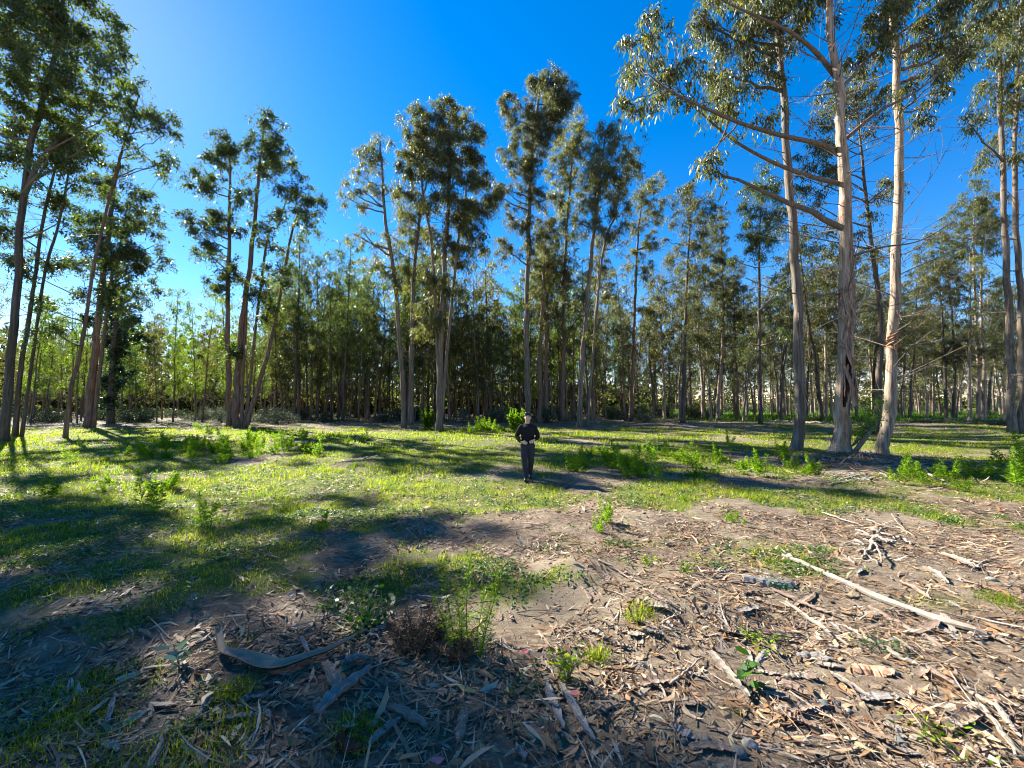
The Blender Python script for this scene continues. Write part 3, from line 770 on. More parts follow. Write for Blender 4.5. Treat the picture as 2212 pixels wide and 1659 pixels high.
def ribbon(path, w, curl=.25, thick=.004, side=None):
    """thin curled strip of bark with real thickness"""
    P = np.asarray(path, float); n = len(P)
    T = unit(np.gradient(P, axis=0))
    ref = np.array([0, 0, 1.0]) if side is None else np.asarray(side, float)
    S = unit(np.cross(T, ref) + 1e-4); U = np.cross(S, T)
    w = np.broadcast_to(np.asarray(w, float), (n,))
    cs = np.linspace(-1, 1, 5)
    V = []
    for off in (0, thick):
        V.append(P[:, None] + (w[:, None] * .5 * cs)[..., None] * S[:, None] + (w[:, None] * curl * (cs ** 2) + off)[..., None] * U[:, None])
    V = np.concatenate([v.reshape(-1, 3) for v in V]); N = n * 5
    i = np.arange(n - 1)[:, None] * 5; j = np.arange(4)[None]
    a = np.stack([i + j, i + j + 1, i + 6 + j, i + 5 + j], -1).reshape(-1, 4)
    F = [a[:, ::-1], a + N]
    e1 = np.arange(n - 1) * 5; e2 = e1 + 4
    F.append(np.stack([e1, e1 + 5, e1 + 5 + N, e1 + N], -1)); F.append(np.stack([e2 + N, e2 + 5 + N, e2 + 5, e2], -1))
    j = np.arange(4); F.append(np.stack([j + 1, j, j + N, j + 1 + N], -1)); o = (n - 1) * 5; F.append(np.stack([o + j, o + j + 1, o + j + 1 + N, o + j + N], -1))
    return V, F

def hanging_strips(tree, Q, rr, a0, n, zlo, zhi, spread=1.9, lmax=1.3, big=False):
    for q in range(n):
        z = rng.uniform(zlo, zhi); j = int(np.argmin(np.abs(Q[:, 2] - z)))
        a = a0 + rng.uniform(-spread, spread)
        o = np.array([math.cos(a), math.sin(a), 0]); tn = np.array([-o[1], o[0], 0])
        L = rng.uniform(.25, lmax); t = np.linspace(0, 1, 8)[:, None]
        out = rng.uniform(.02, .14) * L; sw = rng.normal(0, .14) * L
        P = Q[j] + o * (rr[j] * 1.0 + .008) + o * out * (t ** 1.6) * 1.2 + tn * sw * t + np.array([0, 0, -1.0]) * L * t * (.97) + rng.normal(0, .008, (8, 3))
        w = np.interp(t[:, 0], [0, .2, .8, 1], [.6, 1, .8, .25]) * rng.uniform(.025, .075)
        m = MB(); m.add(*ribbon(P, w, rng.uniform(-.3, .3), .004, o))
        link('bark_strip', m.mesh('bark_strip', M['peel'], True), tree)
hanging_strips(t1, TQ, TR, TA0, 34, 2.6, 9.5)
hanging_strips(t1, TQ, TR, TA0, 16, 4.8, 6.6, 1.5, 1.6)
hanging_strips(t1, TQ, TR, TA0, 14, .5, 2.5, 1.5, .5)
# the wide flap of bark torn across the split, and the loose wraps round the trunk
def on_trunk(z, a, k=1.03):
    j = int(np.argmin(np.abs(TQ[:, 2] - z))); an = TA0 + a
    return TQ[j] + np.array([math.cos(an), math.sin(an), 0]) * TR[j] * k + np.array([0, 0, z - TQ[j][2]])
fl = MB(); fl.add(*ribbon(spline([on_trunk(3.25, -.35), on_trunk(2.9, .15, 1.1), on_trunk(2.45, .65, 1.35), on_trunk(2.05, .95, 1.5), on_trunk(1.7, 1.15, 1.75)], 14), np.linspace(.10, .14, 14), .35, .012, np.array([math.cos(TA0), math.sin(TA0), 0])))
tag(link('bark_flap', fl.mesh('bark_flap', M['peel'], True), t1), 'long tan bark flap hanging across the dark split')
for z in (3.9, 4.1, 4.9, 5.4):
    P = [on_trunk(z + .25 * math.sin(s * 1.3) - .16 * s, -1.2 + s * .62, 1.06 + .04 * rng.random()) for s in range(5)]
    m = MB(); m.add(*ribbon(spline(P, 16), np.linspace(.05, .09, 16), .2, .006, np.array([0, 0, 1.0]) * .4 + np.array([math.cos(TA0), math.sin(TA0), 0])))
    link('bark_strip', m.mesh('bark_strip', M['peel'], True), t1)
# leafy suckers and a broken prop at its foot
sk = MB(); lf = MB()
foot = on_trunk(.25, 1.15, 1.05)
for q in range(9):
    e = foot + np.array([rng.uniform(.15, .95), rng.uniform(-.5, .3), rng.uniform(.9, 2.1)])
    P = bez(foot, foot + (e - foot) * np.array([.7, .7, .3]), e, 7); sk.add(*tube(P, np.linspace(.014, .004, 7), 5))
    pts = np.repeat(P[2:], 7, 0); pts = pts + rng.normal(0, .09, pts.shape)
    D = rng.normal(0, 1, pts.shape) + np.array([.1, 0, -.2]); n = len(pts)
    lf.add(*leaf_long(pts, D, rng.uniform(.09, .17, n), rng.uniform(.045, .075, n), rng.normal(0, .1, n)))
s_ = link('sucker_stems', sk.mesh('sucker_stems', M['twig'], True), t1)
link('sucker_leaves', lf.mesh('sucker_leaves', M['weed']), t1)
pr = MB(); pr.add(*tube(spline([foot + np.array([.02, -.1, -.2]), foot + np.array([.35, -.2, .35]), foot + np.array([.75, -.15, .85]), foot + np.array([.95, 0, 1.15])], 10), np.linspace(.085, .05, 10), 9, jitter=.06))
link('broken_stem', pr.mesh('broken_stem', M['bark_grey'], True), t1)
# bark collars / strips on the neighbours
for tr in [o for o in COL.objects if o.name.startswith('thick_eucalyptus') and o is not t1]:
    tk = [c for c in tr.children if c.name.split('.')[0] == 'trunk'][0]
    co = np.empty(len(tk.data.vertices) * 3, np.float32); tk.data.vertices.foreach_get('co', co); co = co.reshape(-1, 3)
    sd = 16 if 'curved foot' in tr['label'] else (20 if 'collar' in tr['label'] else 14)
    rings = co[:len(co) // sd * sd][: (len(co) - 2) // sd * sd].reshape(-1, sd, 3)
    Q = rings.mean(1); rr = np.linalg.norm(rings - Q[:, None], axis=2).mean(1)
    zz = np.linspace(Q[0, 2], Q[-1, 2], 160)
    Qi = np.stack([np.interp(zz, Q[:, 2], Q[:, k]) for k in range(3)], 1); ri = np.interp(zz, Q[:, 2], rr)
    a0 = math.atan2(-tr.location.y, -tr.location.x)
    hanging_strips(tr, Qi, ri, a0, 12, 1.2, 8, 1.7, .9)
    if 'collar' in tr['label']:
        j = int(np.argmin(np.abs(Qi[:, 2] - 4.45)))
        for q in range(7):
            P = []
            for s in range(6):
                a = a0 - 1.5 + q * .22 + s * .42
                P.append(Qi[j] + np.array([math.cos(a), math.sin(a), 0]) * ri[j] * (1.1 + .12 * rng.random()) + np.array([0, 0, -.22 + .07 * q + .05 * s * (-1) ** q]))
            m = MB(); m.add(*ribbon(spline(P, 16), np.linspace(.09, .12, 16), .3, .006, np.array([math.cos(a0), math.sin(a0), .2])))
            link('bark_collar', m.mesh('bark_collar', M['orange_wood'], True), tr)

# ------------------------------------------------------------------ trees of the stands behind (built once, then copied)
def local_tree(h, r0, crown_lo, width, nb, seed_lean, **kw):
    lx, ly = rng.normal(0, seed_lean, 2)
    path = np.array([[0, 0, -.15], [lx * .2, ly * .2, h * .25], [lx * .6 + rng.normal(0, .15), ly * .6, h * .55], [lx, ly, h * .97]])
    bl = []
    for q in range(nb):
        t = crown_lo + (1 - crown_lo) * ((q + .5) / nb) ** .85
        w = width * (1.05 - .6 * abs(t - .72) / .5) * rng.uniform(.6, 1.1)
        az = q * 2.4 + rng.normal(0, .5)
        d = w * rng.uniform(.35, .85)
        c = np.array([lx * t + d * math.cos(az), ly * t + d * math.sin(az), h * t])
        bl.append((c, (w * .55, w * .55, w * .45 + .25)))
    return grow_tree([(path, r0, .02)], bl, **kw)

def proto(G, bark, leaf):
    trunks, limbs, crown, dead = G
    b = MB()
    for l in limbs + dead:
        if l.n:
            o = b.n
            for v in l.v: b.v.append(v); b.n += len(v)
            for f, m in l.f: b.f.append((f + o, m))
    return (trunks[0][0].mesh('trunk', M[bark], True), b.mesh('branches', M['twig'], True), crown.mesh('crown', M[leaf]))

def place(pro, name, label, group, x, y, rz, s, sz=None):
    t = empty(name, (x, y, float(H(x, y)) - .03), label, 'tree', group)
    t.rotation_euler.z = rz; t.scale = (s, s, sz or s)
    for nm, me in zip(('trunk', 'branches', 'crown'), pro):
        c = link(nm, me, t)
        if nm == 'branches': c['kind'] = 'stuff'
    return t

kw = dict(dens=2.7, per=36, sig=.42, leafL=.21, leafW=.045, dead=14, sides=7, twig_r=.014, crown_from=.2)
YOUNG = [proto(local_tree(h, r, lo, w, nb, .5, **kw), bk_, lf_) for h, r, lo, w, nb, bk_, lf_ in (
    (15.0, .11, .33, 1.6, 14, 'bark_brown', 'leaf'), (14.0, .09, .27, 1.5, 14, 'bark', 'leaf_young'), (16.0, .12, .38, 1.7, 14, 'bark_dark', 'leaf_dark'),
    (12.5, .085, .22, 1.4, 13, 'bark_grey', 'leaf'), (14.5, .10, .30, 1.7, 14, 'bark_brown', 'leaf_dark'))]
OPEN = [proto(local_tree(h, r, lo, w, nb, .8, **dict(kw, dead=26, dens=2.2)), bk_, lf_) for h, r, lo, w, nb, bk_, lf_ in (
    (17.0, .17, .40, 2.6, 13, 'bark_pale', 'leaf'), (15.0, .15, .35, 2.5, 12, 'bark_grey', 'leaf'), (18.0, .18, .45, 2.7, 13, 'bark_dark', 'leaf'), (13.0, .14, .30, 2.6, 12, 'bark', 'leaf_gold'))]

taken = []
def free(x, y, d):
    for a, b in taken:
        if (a - x) ** 2 + (b - y) ** 2 < d * d: return False
    taken.append((x, y)); return True

def scatter(n, region, dmin, tries=4000):
    out = []
    for _ in range(tries):
        if len(out) >= n: break
        y = rng.uniform(*region[2:]); u = rng.uniform(*region[:2])
        x = (u - W0 / 2) / FPX * y
        if free(x, y, dmin): out.append((x, y))
    return out

LAND = [(120, 'at the foot of the sun glare'), (330, 'behind the stout brown tree'), (480, 'below the open sky gap'), (600, 'behind the many-stemmed clump'), (720, 'below the lone wide patch of sky'), (840, 'left of the central cluster'),
        (960, 'behind the broad-crowned tree'), (1080, 'just left of the person'), (1190, 'behind the person'), (1360, 'behind the curving double-domed tree'), (1470, 'behind the thin apart tree'), (1580, 'behind the dark slim tree'),
        (1700, 'behind the dense pointed tree'), (1860, 'behind the thickest trunk'), (1990, 'past the collared trunk'), (2080, 'behind the twin slim trunks'), (9999, 'beyond the white-trunked tree')]
BK = {'bark_brown': 'brown', 'bark': 'tan', 'bark_dark': 'dark', 'bark_grey': 'grey', 'bark_pale': 'pale'}
def stand_tree(pros, k, name, kind, group, x, y, s):
    u = x / y * FPX + W0 / 2
    where = next(w for lim, w in LAND if u < lim)
    bn = BK[pros[k][0].materials[0].name.replace('gum_bark', 'bark') and {'gum_bark': 'bark', 'pale_gum_bark': 'bark_pale', 'grey_gum_bark': 'bark_grey', 'brown_gum_bark': 'bark_brown', 'dark_gum_bark': 'bark_dark'}[pros[k][0].materials[0].name]]
    h = ('tallest' if s > 1.12 else 'tall' if s > 1.02 else 'shortest' if s < .78 else 'short' if s < .9 else 'middling')
    dp = ('front' if y < 46 else 'mid' if y < 56 else 'back')
    lab = '%s %s-trunked %s in the %s rows, %s' % (h, bn, kind, dp, where)
    return place(pros[k], name, lab, group, x, y, rng.uniform(0, 6.28), s)
for x, y in scatter(235, (560, 1370, 40.5, 70), .85):
    stand_tree(YOUNG, rng.integers(5), 'young_eucalyptus', 'young eucalyptus', 'young trees of the dense stand', x, y, rng.uniform(.72, 1.38))
for x, y in scatter(70, (20, 560, 37, 66), 1.6):
    stand_tree(YOUNG, [1, 3, 4, 1, 0][rng.integers(5)], 'young_eucalyptus', 'outlying young eucalyptus', 'young trees of the loose stand', x, y, rng.uniform(.7, 1.0))
for x, y in scatter(14, (-250, 20, 26, 55), 3.0):
    stand_tree(YOUNG, rng.integers(5), 'young_eucalyptus', 'outlying young eucalyptus', 'young trees of the loose stand', x, y, rng.uniform(.75, 1.0))
for x, y in scatter(56, (1360, 2260, 50, 115), 3.6):
    stand_tree(OPEN, rng.integers(4), 'distant_eucalyptus', 'ragged eucalyptus', 'trees of the open stand', x, y, rng.uniform(.75, 1.15))
for x, y in scatter(48, (1380, 2230, 40, 76), 2.3):
    stand_tree(OPEN, rng.integers(4), 'distant_eucalyptus', 'ragged eucalyptus', 'trees of the open stand', x, y, rng.uniform(.72, 1.22))
for x, y in scatter(20, (1290, 1900, 44, 62), 2.0):
    stand_tree(OPEN, rng.integers(4), 'distant_eucalyptus', 'upright ragged eucalyptus', 'trees of the open stand', x, y, rng.uniform(1.0, 1.4))
for u, y, k, s in ((1380, 52, 3, .9), (1440, 55, 3, .85), (1415, 58, 1, .9), (1755, 46, 0, .85), (1700, 52, 1, .9), (1665, 58, 0, .8), (1962, 44, 2, .9), (1945, 50, 1, .9), (1985, 62, 3, 1.0)):
    stand_tree(OPEN, k, 'distant_eucalyptus', 'ragged eucalyptus', 'trees of the open stand', (u - W0 / 2) / FPX * y, y, s)

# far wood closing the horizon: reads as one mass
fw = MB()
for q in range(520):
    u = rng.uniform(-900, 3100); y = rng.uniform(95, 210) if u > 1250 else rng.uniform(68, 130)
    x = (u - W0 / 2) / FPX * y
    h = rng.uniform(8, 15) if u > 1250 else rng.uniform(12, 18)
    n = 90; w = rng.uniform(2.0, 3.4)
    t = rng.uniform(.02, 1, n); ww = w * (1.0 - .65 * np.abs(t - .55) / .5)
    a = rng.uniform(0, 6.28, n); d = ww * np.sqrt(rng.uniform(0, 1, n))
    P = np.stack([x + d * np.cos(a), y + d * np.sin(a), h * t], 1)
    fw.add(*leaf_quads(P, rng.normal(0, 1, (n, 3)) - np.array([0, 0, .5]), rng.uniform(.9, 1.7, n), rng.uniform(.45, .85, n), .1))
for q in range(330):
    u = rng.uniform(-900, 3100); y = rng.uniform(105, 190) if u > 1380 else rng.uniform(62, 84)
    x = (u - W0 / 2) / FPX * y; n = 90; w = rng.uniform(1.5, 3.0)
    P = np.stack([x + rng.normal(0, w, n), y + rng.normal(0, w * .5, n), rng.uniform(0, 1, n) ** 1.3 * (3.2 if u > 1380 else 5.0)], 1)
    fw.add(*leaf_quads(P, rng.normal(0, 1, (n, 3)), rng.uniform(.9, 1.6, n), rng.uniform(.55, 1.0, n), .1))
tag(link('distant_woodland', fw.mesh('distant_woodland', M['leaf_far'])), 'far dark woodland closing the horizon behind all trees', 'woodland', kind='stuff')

# ------------------------------------------------------------------ shrubs under the stands
def bush_proto(w, h, n, leaf, L=.10, Wd=.035):
    m = MB(); st = MB()
    tips = []
    for q in range(16):
        a = rng.uniform(0, 6.28); d = w * math.sqrt(rng.random()); z = h * (1 - .6 * (d / w) ** 2) * rng.uniform(.6, 1)
        e = np.array([d * math.cos(a), d * math.sin(a), z]); tips.append(e)
        st.add(*tube(bez(np.array([0, 0, -.05]), e * np.array([.4, .4, .6]), e, 5), np.linspace(.02, .005, 5), 4, False))
    T = np.array(tips); P = T[rng.integers(len(T), size=n)] * rng.uniform(.45, 1.05, (n, 1)) + rng.normal(0, .14 * h + .05, (n, 3))
    P[:, 2] = np.abs(P[:, 2])
    m.add(*leaf_quads(P, rng.normal(0, 1, (n, 3)) + np.array([0, 0, .4]), L * rng.uniform(.6, 1.3, n), Wd * rng.uniform(.6, 1.3, n), .05))
    return st.mesh('stems', M['twig'], True), m.mesh('foliage', M[leaf])
BUSH = [bush_proto(1.1, 1.2, 1500, 'bush', .16, .05), bush_proto(1.6, 1.0, 1800, 'bush', .16, .05), bush_proto(1.3, 1.5, 1700, 'grey_bush', .14, .05), bush_proto(.7, .8, 900, 'bush', .12, .04)]
def put_plant(pro, name, label, cat, group, x, y, s, rz=None, parts=('stems', 'foliage'), sz=1.0):
    t = empty(name, (x, y, float(H(x, y)) - .02), label, cat, group)
    t.rotation_euler.z = rng.uniform(0, 6.28) if rz is None else rz; t.scale = (s, s, s * sz)
    for nm, me in zip(parts, pro): link(nm, me, t)
    return t
for x, y in scatter(42, (20, 1400, 38, 52), 1.2):
    put_plant(BUSH[rng.choice([0, 1, 1, 3])], 'undergrowth_shrub', 'dark low shrub among the trunks at the edge of the dense stand', 'shrub', 'shrubs under the dense stand', x, y, rng.uniform(.8, 1.5))
for u, y in ((600, 36), (570, 38), (625, 37), (480, 38), (1080, 39), (1210, 43), (1000, 41), (440, 40)):
    put_plant(BUSH[2], 'grey_shrub', 'greyish pale shrub in front of the dark stand edge', 'shrub', 'grey shrubs at the stand edge', (u - W0 / 2) / FPX * y, y, rng.uniform(.7, 1.05))
for u, y, s in ((1395, 52, 1.6), (1430, 54, 1.6), (1500, 50, 1.7), (1520, 51, 1.5), (1330, 50, 1.5), (1365, 54, 1.5)):
    put_plant(BUSH[rng.integers(2)], 'undergrowth_shrub', 'rounded blackish bush beyond the open grass between thin trunks', 'shrub', 'blackish bushes beyond the grass', (u - W0 / 2) / FPX * y, y, s)
for x, y in scatter(34, (1540, 2260, 52, 95), 2.5):
    put_plant(BUSH[rng.integers(2)], 'field_shrub', 'green low shrub scattered over the far field', 'shrub', 'shrubs of the far field', x, y, rng.uniform(1.0, 2.0))
# dark brush bank on the right, cut branches lying on it
for q in range(9):
    u = 1985 + q * 22 + rng.normal(0, 6); y = 33 + rng.normal(0, .6)
    put_plant(BUSH[1], 'brush_heap', 'low dark heap of cut brush before the green field', 'brush heap', 'brush heaps along the bank', (u - W0 / 2) / FPX * y, y, rng.uniform(.5, .75), sz=.6)

# ------------------------------------------------------------------ upright weeds
def weed_proto(h, stems, per, spread, L=.06, Wd=.018, leaf='weed', topheavy=.3):
    st = MB(); m = MB()
    for q in range(stems):
        a = rng.uniform(0, 6.28); d = spread * math.sqrt(rng.random()); hh = h * rng.uniform(.55, 1.1)
        e = np.array([d * math.cos(a), d * math.sin(a), hh]); b0 = e * np.array([.35, .35, 0]) + np.array([0, 0, -.03])
        P = bez(b0, (b0 + e) / 2 + rng.normal(0, .03, 3), e, 6); st.add(*tube(P, np.linspace(.006, .002, 6), 3, False))
        t = rng.uniform(.12, 1, per) ** (1 - topheavy); k = t * 5; i0 = np.minimum(k.astype(int), 4); f = (k - i0)[:, None]
        B = P[i0] * (1 - f) + P[i0 + 1] * f
        az = rng.uniform(0, 6.28, per); up = .25 + .9 * t ** 2
        D = np.stack([np.cos(az), np.sin(az), up * .8], 1)
        ln = L * (1.5 - 1.05 * t) * rng.uniform(.7, 1.3, per)
        m.add(*leaf_quads(B, D, ln, Wd * rng.uniform(.7, 1.3, per), .12))
        B2 = B + unit(D) * ln[:, None] * .45; D2 = D + rng.normal(0, .8, D.shape)
        m.add(*leaf_quads(B2, D2, ln * .6, Wd * .8 * np.ones(per), .1))
    return st.mesh('stems', M[leaf], False), m.mesh('foliage', M[leaf])
WEED = [weed_proto(.58, 6, 60, .34, .11, .018), weed_proto(.42, 9, 42, .45, .10, .018), weed_proto(.70, 4, 70, .25, .12, .018), weed_proto(.30, 8, 34, .36, .08, .018), weed_proto(.5, 3, 60, .2, .11, .02), weed_proto(.22, 10, 26, .4, .07, .018)]
def weeds(uv, label, group, smin=.8, smax=1.2, jit=0, zones=None):
    for u, v in uv:
        p = ground_at(u + rng.normal(0, jit), v + rng.normal(0, jit * .12))
        sc_ = rng.uniform(smin, smax); f = (sc_ - smin) / (smax - smin)
        sz_ = 'small' if f < .33 else 'mid-sized' if f < .67 else 'large'
        where = '' if zones is None else ', ' + next(w for l, w in zones if u < l)
        put_plant(WEED[rng.integers(len(WEED))], 'tall_weed', sz_ + ' ' + label + where, 'weed', group, p[0], p[1], sc_)
g = [(u, v) for u, v in zip(rng.normal(490, 95, 46), rng.normal(972, 15, 46))]
weeds(g, 'lime feathery weed before the many-stemmed clump', 'weeds of the sunlit patch', .75, 1.5, zones=((420, 'at the sunward end'), (470, 'in the near middle'), (515, 'right below its stems'), (560, 'just past its stems'), (9999, 'at the far end')))
g = [(u, v) for u, v in zip(rng.uniform(590, 790, 14), rng.uniform(945, 975, 14))]
weeds(g, 'small green weed thinly spread between the sunlit patch and the central trees', 'thinly spread weeds', .5, .9)
weeds([(u, 932 + rng.normal(0, 2)) for u in rng.uniform(1000, 1085, 14)], 'upright green weed in the row beside the person, before the trunks', 'row of weeds by the person', 1.2, 1.8)
g = [(u, v) for u, v in zip(rng.uniform(1240, 1470, 30), rng.uniform(962, 1030, 30))]
weeds(g, 'green weed in half shade', 'weeds past the person', .7, 1.3, zones=((1300, 'next to the person'), (1370, 'before the double-domed tree'), (1420, 'before the thin apart tree'), (9999, 'before the dark slim tree')))
g = [(u, v) for u, v in zip(rng.uniform(1480, 1800, 32), rng.normal(1012, 16, 32))]
weeds(g, 'leafy weed near the thick trunks', 'weeds at the thick trunks', .5, 1.2, zones=((1560, 'farthest from them by the open grass'), (1640, 'below the dense pointed tree'), (1710, 'just short of the curved foot'), (1760, 'past the curved foot'), (9999, 'at the split trunk')))
for u, v, s in ((1962, 1035, 1.1), (1978, 1030, 1.2), (2040, 1030, 1.3), (2052, 1040, 1.0), (2110, 1035, 1.0), (2180, 1045, 1.5), (2196, 1040, 1.6), (2000, 1050, .7), (2080, 1060, .6), (1945, 1045, .8), (2205, 1055, 1.2), (2150, 1030, .9)):
    p = ground_at(u, v); put_plant(WEED[rng.integers(6)], 'tall_weed', '%s bushy weed %s' % ('large' if s > 1.15 else 'middling' if s > .85 else 'small', 'next to the collared trunk' if u < 1985 else 'past the collared trunk by the crooked branch' if u < 2060 else 'before the brush bank' if u < 2160 else 'at the very edge below the two-stemmed tree'), 'weed', 'weeds in the far side shade', p[0], p[1], s * 1.05)
for u, v, s, l in ((445, 1140, .9, 'lone weed on the rim of the near shade, below the sunlit patch'), (690, 1150, .7, 'lone weed at the tip of the near shadow'), (230, 1060, .8, 'small weed between the long shadows of the leaning trees'), (345, 1060, 1.2, 'tall dark spindly weed in half shade'),
        (330, 1110, 1.2, 'tall weed just in front of the dark spindly one'), (240, 1040, 1.0, 'weed behind the small one between the long shadows'), (100, 1080, .9, 'weed deep in the side shade below the huge dark tree'), (1305, 1130, .75, 'upright weed alone on the bare sand beyond the mound'), (1290, 1150, .5, 'tiny weed beside the upright one on bare sand'),
        (1420, 1035, .9, 'weed at the fringe of the half-shaded patch'), (1480, 1080, .5, 'tiny weed on the border of grass and bark litter'), (1590, 1130, .5, 'tiny weed alone in the sunlit litter behind the long strip'), (150, 1000, .9, 'weed at the feet of the forked slim tree'), (260, 985, 1.0, 'weed before the ivy-clad trunk'), (180, 970, .9, 'weed before the stout brown tree'), (760, 1010, .5, 'tiny weed in the middle of the open lawn'), (860, 985, .4, 'tiny weed before the leaning slender tree')):
    p = ground_at(u, v); put_plant(WEED[rng.integers(6)], 'tall_weed', l, 'weed', 'lone weeds in the clearing', p[0], p[1], s * .9)
for u, v, s, l in ((925, 928, 2.3, 'bushy lime shrub at the foot of the broad-crowned tree'), (1118, 935, 2.4, 'bushy lime shrub directly beside the person')):
    p = ground_at(u, v); put_plant(weed_proto(.62, 22, 70, .30, .085, .03), 'lime_shrub', l, 'shrub', None, p[0], p[1], s * 1.0)

# ------------------------------------------------------------------ grass and low herbs (uncountable)
def band(y0, y1, dens, xmax=None, half=1.42):
    A = (y1 ** 2 - y0 ** 2) * half
    n = int(A * dens)
    y = np.sqrt(rng.uniform(y0 ** 2, y1 ** 2, n)); x = rng.uniform(-half, half, n) * y
    return x, y

def blades(mb, x, y, hgt, wid, nb, spread, lean, two=False):
    n = len(x); k = np.maximum(1, rng.poisson(nb, n))
    X = np.repeat(x, k) + rng.normal(0, spread, k.sum()); Y = np.repeat(y, k) + rng.normal(0, spread, k.sum())
    m = len(X); Z = H(X, Y) - .004
    hv = .45 + 1.05 * sstep(.3, .75, fbm(X * .9, Y * .9, 53, 3))
    h = hgt * hv * np.repeat(rng.uniform(.5, 1.3, n), k) * rng.uniform(.6, 1.2, m); a = rng.uniform(0, 6.28, m); l = np.abs(rng.normal(0, lean, m)) * h
    B = np.stack([X, Y, Z], 1); d = np.stack([np.cos(a), np.sin(a), 0 * a], 1); s = np.stack([-np.sin(a), np.cos(a), 0 * a], 1)
    w = (wid * rng.uniform(.6, 1.3, m))[:, None]
    up = np.array([0, 0, 1.0])
    tip = B + d * l[:, None] + up * h[:, None]
    if two:
        mid = B + d * l[:, None] * .35 + up * h[:, None] * .62
        V = np.stack([B - s * w * .5, B + s * w * .5, mid + s * w * .42, mid - s * w * .42, tip], 1).reshape(-1, 3)
        i = np.arange(m)[:, None] * 5
        mb.add(V, [i + np.array([[0, 1, 2, 3]]), i + np.array([[3, 2, 4]])])
    else:
        V = np.stack([B - s * w * .5, B + s * w * .5, tip], 1).reshape(-1, 3)
        mb.add(V, np.arange(m * 3).reshape(-1, 3))

gb = MB()
for y0, y1, dens, hg, wd, nb, two in ((1.6, 3.2, 420, .055, .0045, 6, True), (3.2, 6.0, 260, .055, .006, 6, True), (6.0, 10.0, 130, .065, .009, 6, False), (10, 17, 55, .085, .016, 6, False), (17, 30, 16, .11, .032, 6, False)):
    x, y = band(y0, y1, dens)
    g = grass_mask(x, y); keep = rng.random(len(x)) < g ** 1.3
    blades(gb, x[keep], y[keep], hg, wd, nb, .03 + .004 * y0, .9, two)
for u, v, r in ((230, 1500, .30), (60, 1540, .35), (770, 1590, .13), (510, 1500, .10), (750, 1090, .5), (820, 1080, .4), (2160, 1300, .15), (1290, 1420, .06), (640, 1100, .3), (1380, 1330, .1), (430, 1620, .25), (130, 1600, .3)):
    p = ground_at(u, v); n = int(260 * r / .3) + 30
    a = rng.uniform(0, 6.28, n); d = r * np.sqrt(rng.random(n))
    blades(gb, p[0] + d * np.cos(a), p[1] + d * np.sin(a), .045, .005, 3, .03, 1.1, True)
# tall grass of the far green field
x = rng.uniform(8, 90, 26000); y = rng.uniform(36, 95, 26000)
g = sstep(10, 22, x - .15 * y) * sstep(36, 46, y); kp = (rng.random(26000) < g)
fb = MB(); blades(fb, x[kp], y[kp], .35, .10, 3, .2, .5)
tag(link('field_grass', fb.mesh('field_grass', M['field'])), 'taller green grass of the far field beyond the thick trunks', 'grass', kind='stuff')
tag(link('grass', gb.mesh('grass', M['grass'])), 'short patchy sunlit grass over the clearing', 'grass', kind='stuff')

hb = MB()
for y0, y1, dens in ((1.6, 3.5, 560), (3.5, 7, 260), (7, 13, 70)):
    x, y = band(y0, y1, dens); g = grass_mask(x, y) * sstep(.42, .6, fbm(x * 2.2, y * 2.2, 77, 3)); kp = rng.random(len(x)) < g
    x, y = x[kp], y[kp]; k = 4
    X = np.repeat(x, k) + rng.normal(0, .02, len(x) * k); Y = np.repeat(y, k) + rng.normal(0, .02, len(x) * k)
    P = np.stack([X, Y, H(X, Y) + rng.uniform(.005, .045, len(X))], 1)
    D = rng.normal(0, 1, P.shape) * np.array([1, 1, .45]) + np.array([0, 0, .1])
    hb.add(*leaf_quads(P, D, rng.uniform(.018, .045, len(P)) * (1 + y0 * .06), rng.uniform(.012, .026, len(P)) * (1 + y0 * .06), .1))
tag(link('low_herbs', hb.mesh('low_herbs', M['clover'])), 'small-leaved creeping herbs mixed into the grass', 'herbs', kind='stuff')

# ------------------------------------------------------------------ leaf litter, bark chips, twigs
def sheets(n, L, Wd, bend, curl, cup, seg=4):
    """n curved narrow sheets lying along local x -> (n, 2*(seg+1), 3) vertices, quads"""
    t = np.linspace(0, 1, seg + 1)[None]
    L = L[:, None]; Wd = Wd[:, None]; bend = bend[:, None]; curl = curl[:, None]
    cx = (t - .5) * L; cy = bend * L * (4 * (t - .5) ** 2 - .5); cz = curl * L * (4 * (t - .5) ** 2) * np.where(t > .5, 1, .6)
    prof = np.array({4: [.12, .85, 1, .7, .05], 2: [.35, 1, .1], 3: [.15, 1, .8, .05]}[seg])[None] * Wd * .5
    A = np.stack([cx, cy + prof, cz + cup[:, None] * prof], -1); B = np.stack([cx, cy - prof, cz + cup[:, None] * prof * .6], -1)
    V = np.stack([A, B], 2).reshape(len(L), -1, 3)
    q = np.array([[2 * i, 2 * i + 1, 2 * i + 3, 2 * i + 2] for i in range(seg)])
    return V, q

def rotmat(yaw, pitch, roll):
    cy, sy, cp, sp, cr, sr = np.cos(yaw), np.sin(yaw), np.cos(pitch), np.sin(pitch), np.cos(roll), np.sin(roll)
    z = 0 * yaw
    Rz = np.stack([np.stack([cy, -sy, z], -1), np.stack([sy, cy, z], -1), np.stack([z, z, z + 1], -1)], 1)
    Ry = np.stack([np.stack([cp, z, sp], -1), np.stack([z, z + 1, z], -1), np.stack([-sp, z, cp], -1)], 1)
    Rx = np.stack([np.stack([z + 1, z, z], -1), np.stack([z, cr, -sr], -1), np.stack([z, sr, cr], -1)], 1)
    return Rz @ Ry @ Rx

